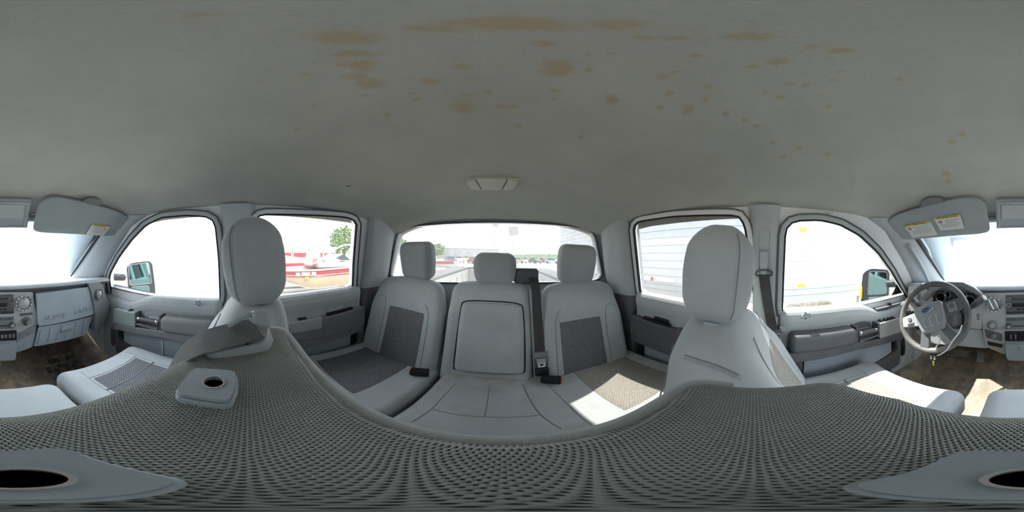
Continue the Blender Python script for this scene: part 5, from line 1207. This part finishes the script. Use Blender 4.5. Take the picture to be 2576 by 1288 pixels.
m = M(); m.rbox((13.2, -3.0, .55), (1.8, 2.6, .16), .07); build('folded_canopy', m, mat_pw, pb)
for x in (12.2, 13.9):
    for y in (-5.45, -1.85): m = M(); m.box(x-.05, x+.05, y-.05, y+.05, GZ, -1.22); build('stand', m, mat_rail2, pb)
# covered speed boat to the left of it
cb2 = thing('covered_speedboat', 'low white boat with a red stripe between the fishing boat and pontoon boat', 'boat', (10.0, -1.2, GZ))
rings = []
for i in range(13):
    s = i/12; b = .95*(1-(1-min(1, s/.5))**2.2)+.02; y = .6 - 4.2*s; rings.append([V3((9.6-b, y, -.60+.05*s)), V3((9.6-b*.9, y, -.95)), V3((9.6, y, -1.35+.3*(1-s)**3)), V3((9.6+b*.9, y, -.95)), V3((9.6+b, y, -.60+.05*s)), V3((9.6, y, -.40+.25*math.sin(PI*s)))])
m = M(); m.loft(rings); build('hull', m, mat_pw, cb2); m = M(); m.loft([[r[0]+V3((-.02, 0, -.04)), r[0]+V3((-.02, 0, -.18)), r[0]+V3((.0, 0, -.18)), r[0]+V3((.0, 0, -.04))] for r in rings[1:]]); build('stripe', m, mat_pr, cb2)
for y in (-.6, -2.8): m = M(); m.box(9.2, 10.0, y-.05, y+.05, GZ, -1.05); build('stand', m, mat_rail2, cb2)
# trees, wooded skyline, posts
mat_leaf = plain('leaves', (.10, .17, .05), .8, .5, 2.5, .6, 8); mat_bark = plain('bark', (.16, .12, .09), .9)
def blob_mesh(cx_, cy_, cz_, rx, rz, n, rs):
    m = M()
    for i in range(n):
        u = rs.uniform(-1, 1); a = rs.uniform(0, 2*PI); rr = rs.uniform(.1, 1)**.45; q_ = math.sqrt(max(0, 1-u*u))
        c = V3((cx_+rx*rr*q_*math.cos(a), cy_+rx*rr*q_*math.sin(a), cz_+rz*rr*u)); s_ = rx*rs.uniform(.07, .15)
        m.lathe([(0, -s_), (s_*.75, -s_*.55), (s_, .05*s_), (s_*.7, s_*.6), (0, s_*.95)], c, (rs.uniform(-.5, .5), rs.uniform(-.5, .5), 1), 6)
    return m
rs = random.Random(3)
def tree(px_, dist, h, rx, label, pybase=None):
    d = ray(px_, 644); d.z = 0; d.normalize(); p = d*dist
    t = thing('tree', label, 'tree', (p.x, p.y, GZ), 'trees beyond the boats')
    m = M(); m.tube([(p.x, p.y, GZ), (p.x+.1, p.y, GZ+h*.5), (p.x, p.y+.1, GZ+h*.85)], [.18, .13, .05], 8); build('trunk', m, mat_bark, t)
    build('foliage', blob_mesh(p.x, p.y, GZ+h*.62, rx, h*.38, 340, rs), mat_leaf, t, flat=True)
tree(846, 22, 5.2, 1.0, 'shorter leafy tree left of the two seen through the passenger rear window')
tree(868, 24, 6.0, 1.3, 'taller leafy tree right of the two seen through the passenger rear window')
tree(1008, 60, 7.5, 3.2, 'round tree behind the red boat stern seen through the back window')
tree(1100, 70, 6.5, 3.5, 'bushy tree left of the long grey building')
mat_hill = plain('wooded_hill', (.09, .13, .07), .95, .45, .25, .8, .6)
m = M(); rs2 = random.Random(8); prf = [rs2.uniform(.7, 1.2) for _ in range(400)]
def hill(u, v):
    a = math.radians(-190 + 160*0 + 0) ; a = math.radians(85 + 190*u); i = u*390; f = prf[int(i)]*(1-i % 1)+prf[int(i)+1]*(i % 1)
    R0 = 150 + 40*v; hgt = (4.6 + 2.2*math.sin(u*9)+1.6*math.sin(u*23+1))*(.75+.35*f)
    return V3((math.sin(a)*R0, math.cos(a)*R0, GZ + (hgt*min(1, v*3) if v < .99 else 0)))
m.grid(hill, 390, 6); m.uv = {}; build('wooded_skyline', m, mat_hill, label='hazy line of woods along the horizon', cat='woods', kind='stuff')
def pole(px_, dist, top_py, r, mat, name, label, cat):
    d = ray(px_, 644); d.z = 0; d.normalize(); p = d*dist; tz = ray(px_, top_py); z = tz.z/math.hypot(tz.x, tz.y)*dist
    t = thing(name, label, cat, (p.x, p.y, GZ)); m = M(); m.tube([(p.x, p.y, GZ), (p.x, p.y, z)], r, 8); build('post', m, mat, t); return t, V3((p.x, p.y, z)), d
pole(858, 14, 629, .06, mat_btan, 'wooden_post', 'pale wooden post standing between the boats and the trees', 'post')
t, p, d = pole(1244, 22, 578, .05, mat_rail2, 'row_sign', 'white row sign numbered 00 on a pole behind the truck', 'sign')
sdx = V3((-d.y, d.x, 0)); sdx = -sdx if sdx.x > 0 else sdx      # screen right when looking back
m = M(); m.loft([[p + sdx*a + V3((0, 0, b)) - d*q_ for a, b in ((-.65, -.05), (.65, -.05), (.65, 1.25), (-.65, 1.25))] for q_ in (0, .05)]); sg = build('sign_board', m, mat_label, t)
text('lettering', '00', .85, p - d*.06 + V3((0, 0, .62)), sdx, (0, 0, 1), mat_ink, sg, .004, .8)
t, p, d = pole(1290, 26, 590, .07, mat_rail2, 'floodlight', 'grey floodlight box on a pole behind the truck', 'floodlight')
m = M(); m.rbox(p + V3((0, 0, .6)), (1.5, .3, 1.4), .05, (0, .12, 0)); build('lamp_box', m, mat_rail2, t)
pole(1167, 16, 640, .05, mat_btan, 'bent_post', 'thin yellowish post beyond the tailgate', 'post')
# distant building
bd = thing('warehouse', 'long pale grey warehouse on the horizon behind the truck', 'building', (14, -75, GZ))
p0, p1 = ray(1100, 644), ray(1256, 644); a = V3((p0.x/-p0.y*70, -70, 0)); b = V3((p1.x/-p1.y*78, -78, 0))
mat_metal = plain('pale_metal_siding', (.36, .38, .39), .5, .05, .3); dv = (b-a).normalized(); nv = V3((dv.y, -dv.x, 0)); nv = nv if nv.y > 0 else -nv
m = M(); m.loft([[a + V3((0, 0, GZ)), a + V3((0, 0, GZ+5.0)), a - nv*12 + V3((0, 0, GZ+5.0)), a - nv*12 + V3((0, 0, GZ))], [b + V3((0, 0, GZ)), b + V3((0, 0, GZ+5.0)), b - nv*12 + V3((0, 0, GZ+5.0)), b - nv*12 + V3((0, 0, GZ))]]); build('walls', m, mat_metal, bd)
m = M(); m.loft([[q_ + nv*.4 + V3((0, 0, GZ+4.9)), q_ - nv*6 + V3((0, 0, GZ+6.3)), q_ - nv*12.4 + V3((0, 0, GZ+4.9))] for q_ in (a, b)]); build('roof', m, plain('grey_roof', (.36, .38, .40), .6), bd)
for i in range(5):
    c = a.lerp(b, .14+.18*i) + nv*.03; m = M(); m.loft([[c - dv*1.4 + V3((0, 0, GZ+q2)), c + dv*1.4 + V3((0, 0, GZ+q2)), c + dv*1.4 + nv*.05 + V3((0, 0, GZ+q2)), c - dv*1.4 + nv*.05 + V3((0, 0, GZ+q2))] for q2 in (0, 3.4)]); build('roll_door', m, mat_rail2, bd)
# parked cars far behind
def car_parts(c, paint):
    L, Wd = 4.5, 1.75; out = []
    secs = [(-2.2, .35, .75), (-2.15, .30, .88), (-1.3, .25, .95), (1.2, .25, .98), (2.1, .30, .85), (2.2, .38, .7)]
    m = M(); m.loft([[(-Wd/2, y, z0), (Wd/2, y, z0), (Wd/2, y, z1), (-Wd/2, y, z1)] for y, z0, z1 in secs]); out.append(('body', m, paint))
    m = M(); m.loft([[(-.82, -1.55, .94), (.82, -1.55, .94), (.82, 1.0, .96), (-.82, 1.0, .96)], [(-.62, -.95, 1.45), (.62, -.95, 1.45), (.62, .35, 1.45), (-.62, .35, 1.45)]]); out.append(('cabin', m, mat_black))
    m = M(); m.rbox((0, -.3, 1.46), (1.2, 1.25, .05), .02); out.append(('roof', m, paint))
    for x in (-.8, .8):
        for y in (-1.35, 1.35): m = M(); m.lathe([(.2, -.1), (.32, -.1), (.32, .1), (.2, .1)], (x, y, .32), (1, 0, 0), 14); out.append(('wheel', m, mat_rubber))
    return out
paints = [('dark blue', (.03, .05, .12)), ('white', (.75, .75, .76)), ('silver', (.45, .46, .48)), ('maroon', (.20, .02, .03)), ('black', (.02, .02, .025)), ('tan', (.38, .32, .24)), ('grey', (.20, .21, .23)), ('green', (.05, .12, .07)), ('red', (.45, .04, .04)), ('pale blue', (.32, .42, .52))]
spots = [(1133, 34), (1154, 42), (1172, 50), (1193, 36), (1224, 44), (1308, 44), (1326, 52), (1346, 45), (1368, 53), (1391, 46)]
for (nm, c_), (px_, dist) in zip(paints, spots):
    d = ray(px_, 644); d.z = 0; d.normalize(); p = d*dist
    t = thing('parked_car', '%s car parked far behind the truck in the yard' % nm, 'car', (p.x, p.y, GZ), 'cars parked behind the truck')
    pm_ = plain('car_paint_'+nm.replace(' ', '_'), c_, .3, .05); a = rs.uniform(.2, 1.3)
    for (n2, m, mt) in car_parts(None, pm_):
        Rz = Matrix.Rotation(a, 3, 'Z'); m.v = [tuple(Rz @ V3(v) + V3((p.x, p.y, GZ))) for v in m.v]; build(n2, m, mt, t)
# small red and white runabout behind the bed, and a yellow loading ramp
d = ray(1108, 644); d.z = 0; d.normalize(); p = d*15
rb2 = thing('runabout_boat', 'small red and white open boat behind the passenger side of the truck bed', 'boat', (p.x, p.y, GZ)); rings = []
for i in range(11):
    s = i/10; b = .8*(1-(1-min(1, s/.45))**2)+.02; x = p.x - 1.8 + 4.0*s; rings.append([V3((x, p.y-b, -.55-.1*s)), V3((x, p.y-b*.8, -1.0)), V3((x, p.y, -1.2)), V3((x, p.y+b*.8, -1.0)), V3((x, p.y+b, -.55-.1*s))])
m = M(); m.loft(rings); build('hull', m, mat_pw, rb2)
m = M(); m.loft([[r[4]+V3((0, .03, .02)), r[4]+V3((0, .03, -.22)), r[4]+V3((0, -.02, -.22)), r[4]+V3((0, -.02, .02))] for r in rings[1:]]); build('red_band', m, mat_pr, rb2)
for x in (-.9, 1.2): m = M(); m.box(p.x+x-.05, p.x+x+.05, p.y-.5, p.y+.5, GZ, -1.1); build('stand', m, mat_rail2, rb2)
d = ray(1376, 644); d.z = 0; d.normalize(); p = d*7.5
yr = thing('loading_ramp', 'yellow steel loading ramp lying behind the driver side of the bed', 'ramp', (p.x, p.y, GZ))
m = M(); m.rbox((p.x, p.y, -1.30), (1.5, 1.0, .10), .02, (0, .12, 0)); build('deck_plate', m, plain('yellow_paint', (.72, .50, .12), .6), yr)
for x in (-.6, .6): m = M(); m.box(p.x+x-.06, p.x+x+.06, p.y-.5, p.y+.5, GZ, -1.34); build('leg', m, mat_rail2, yr)
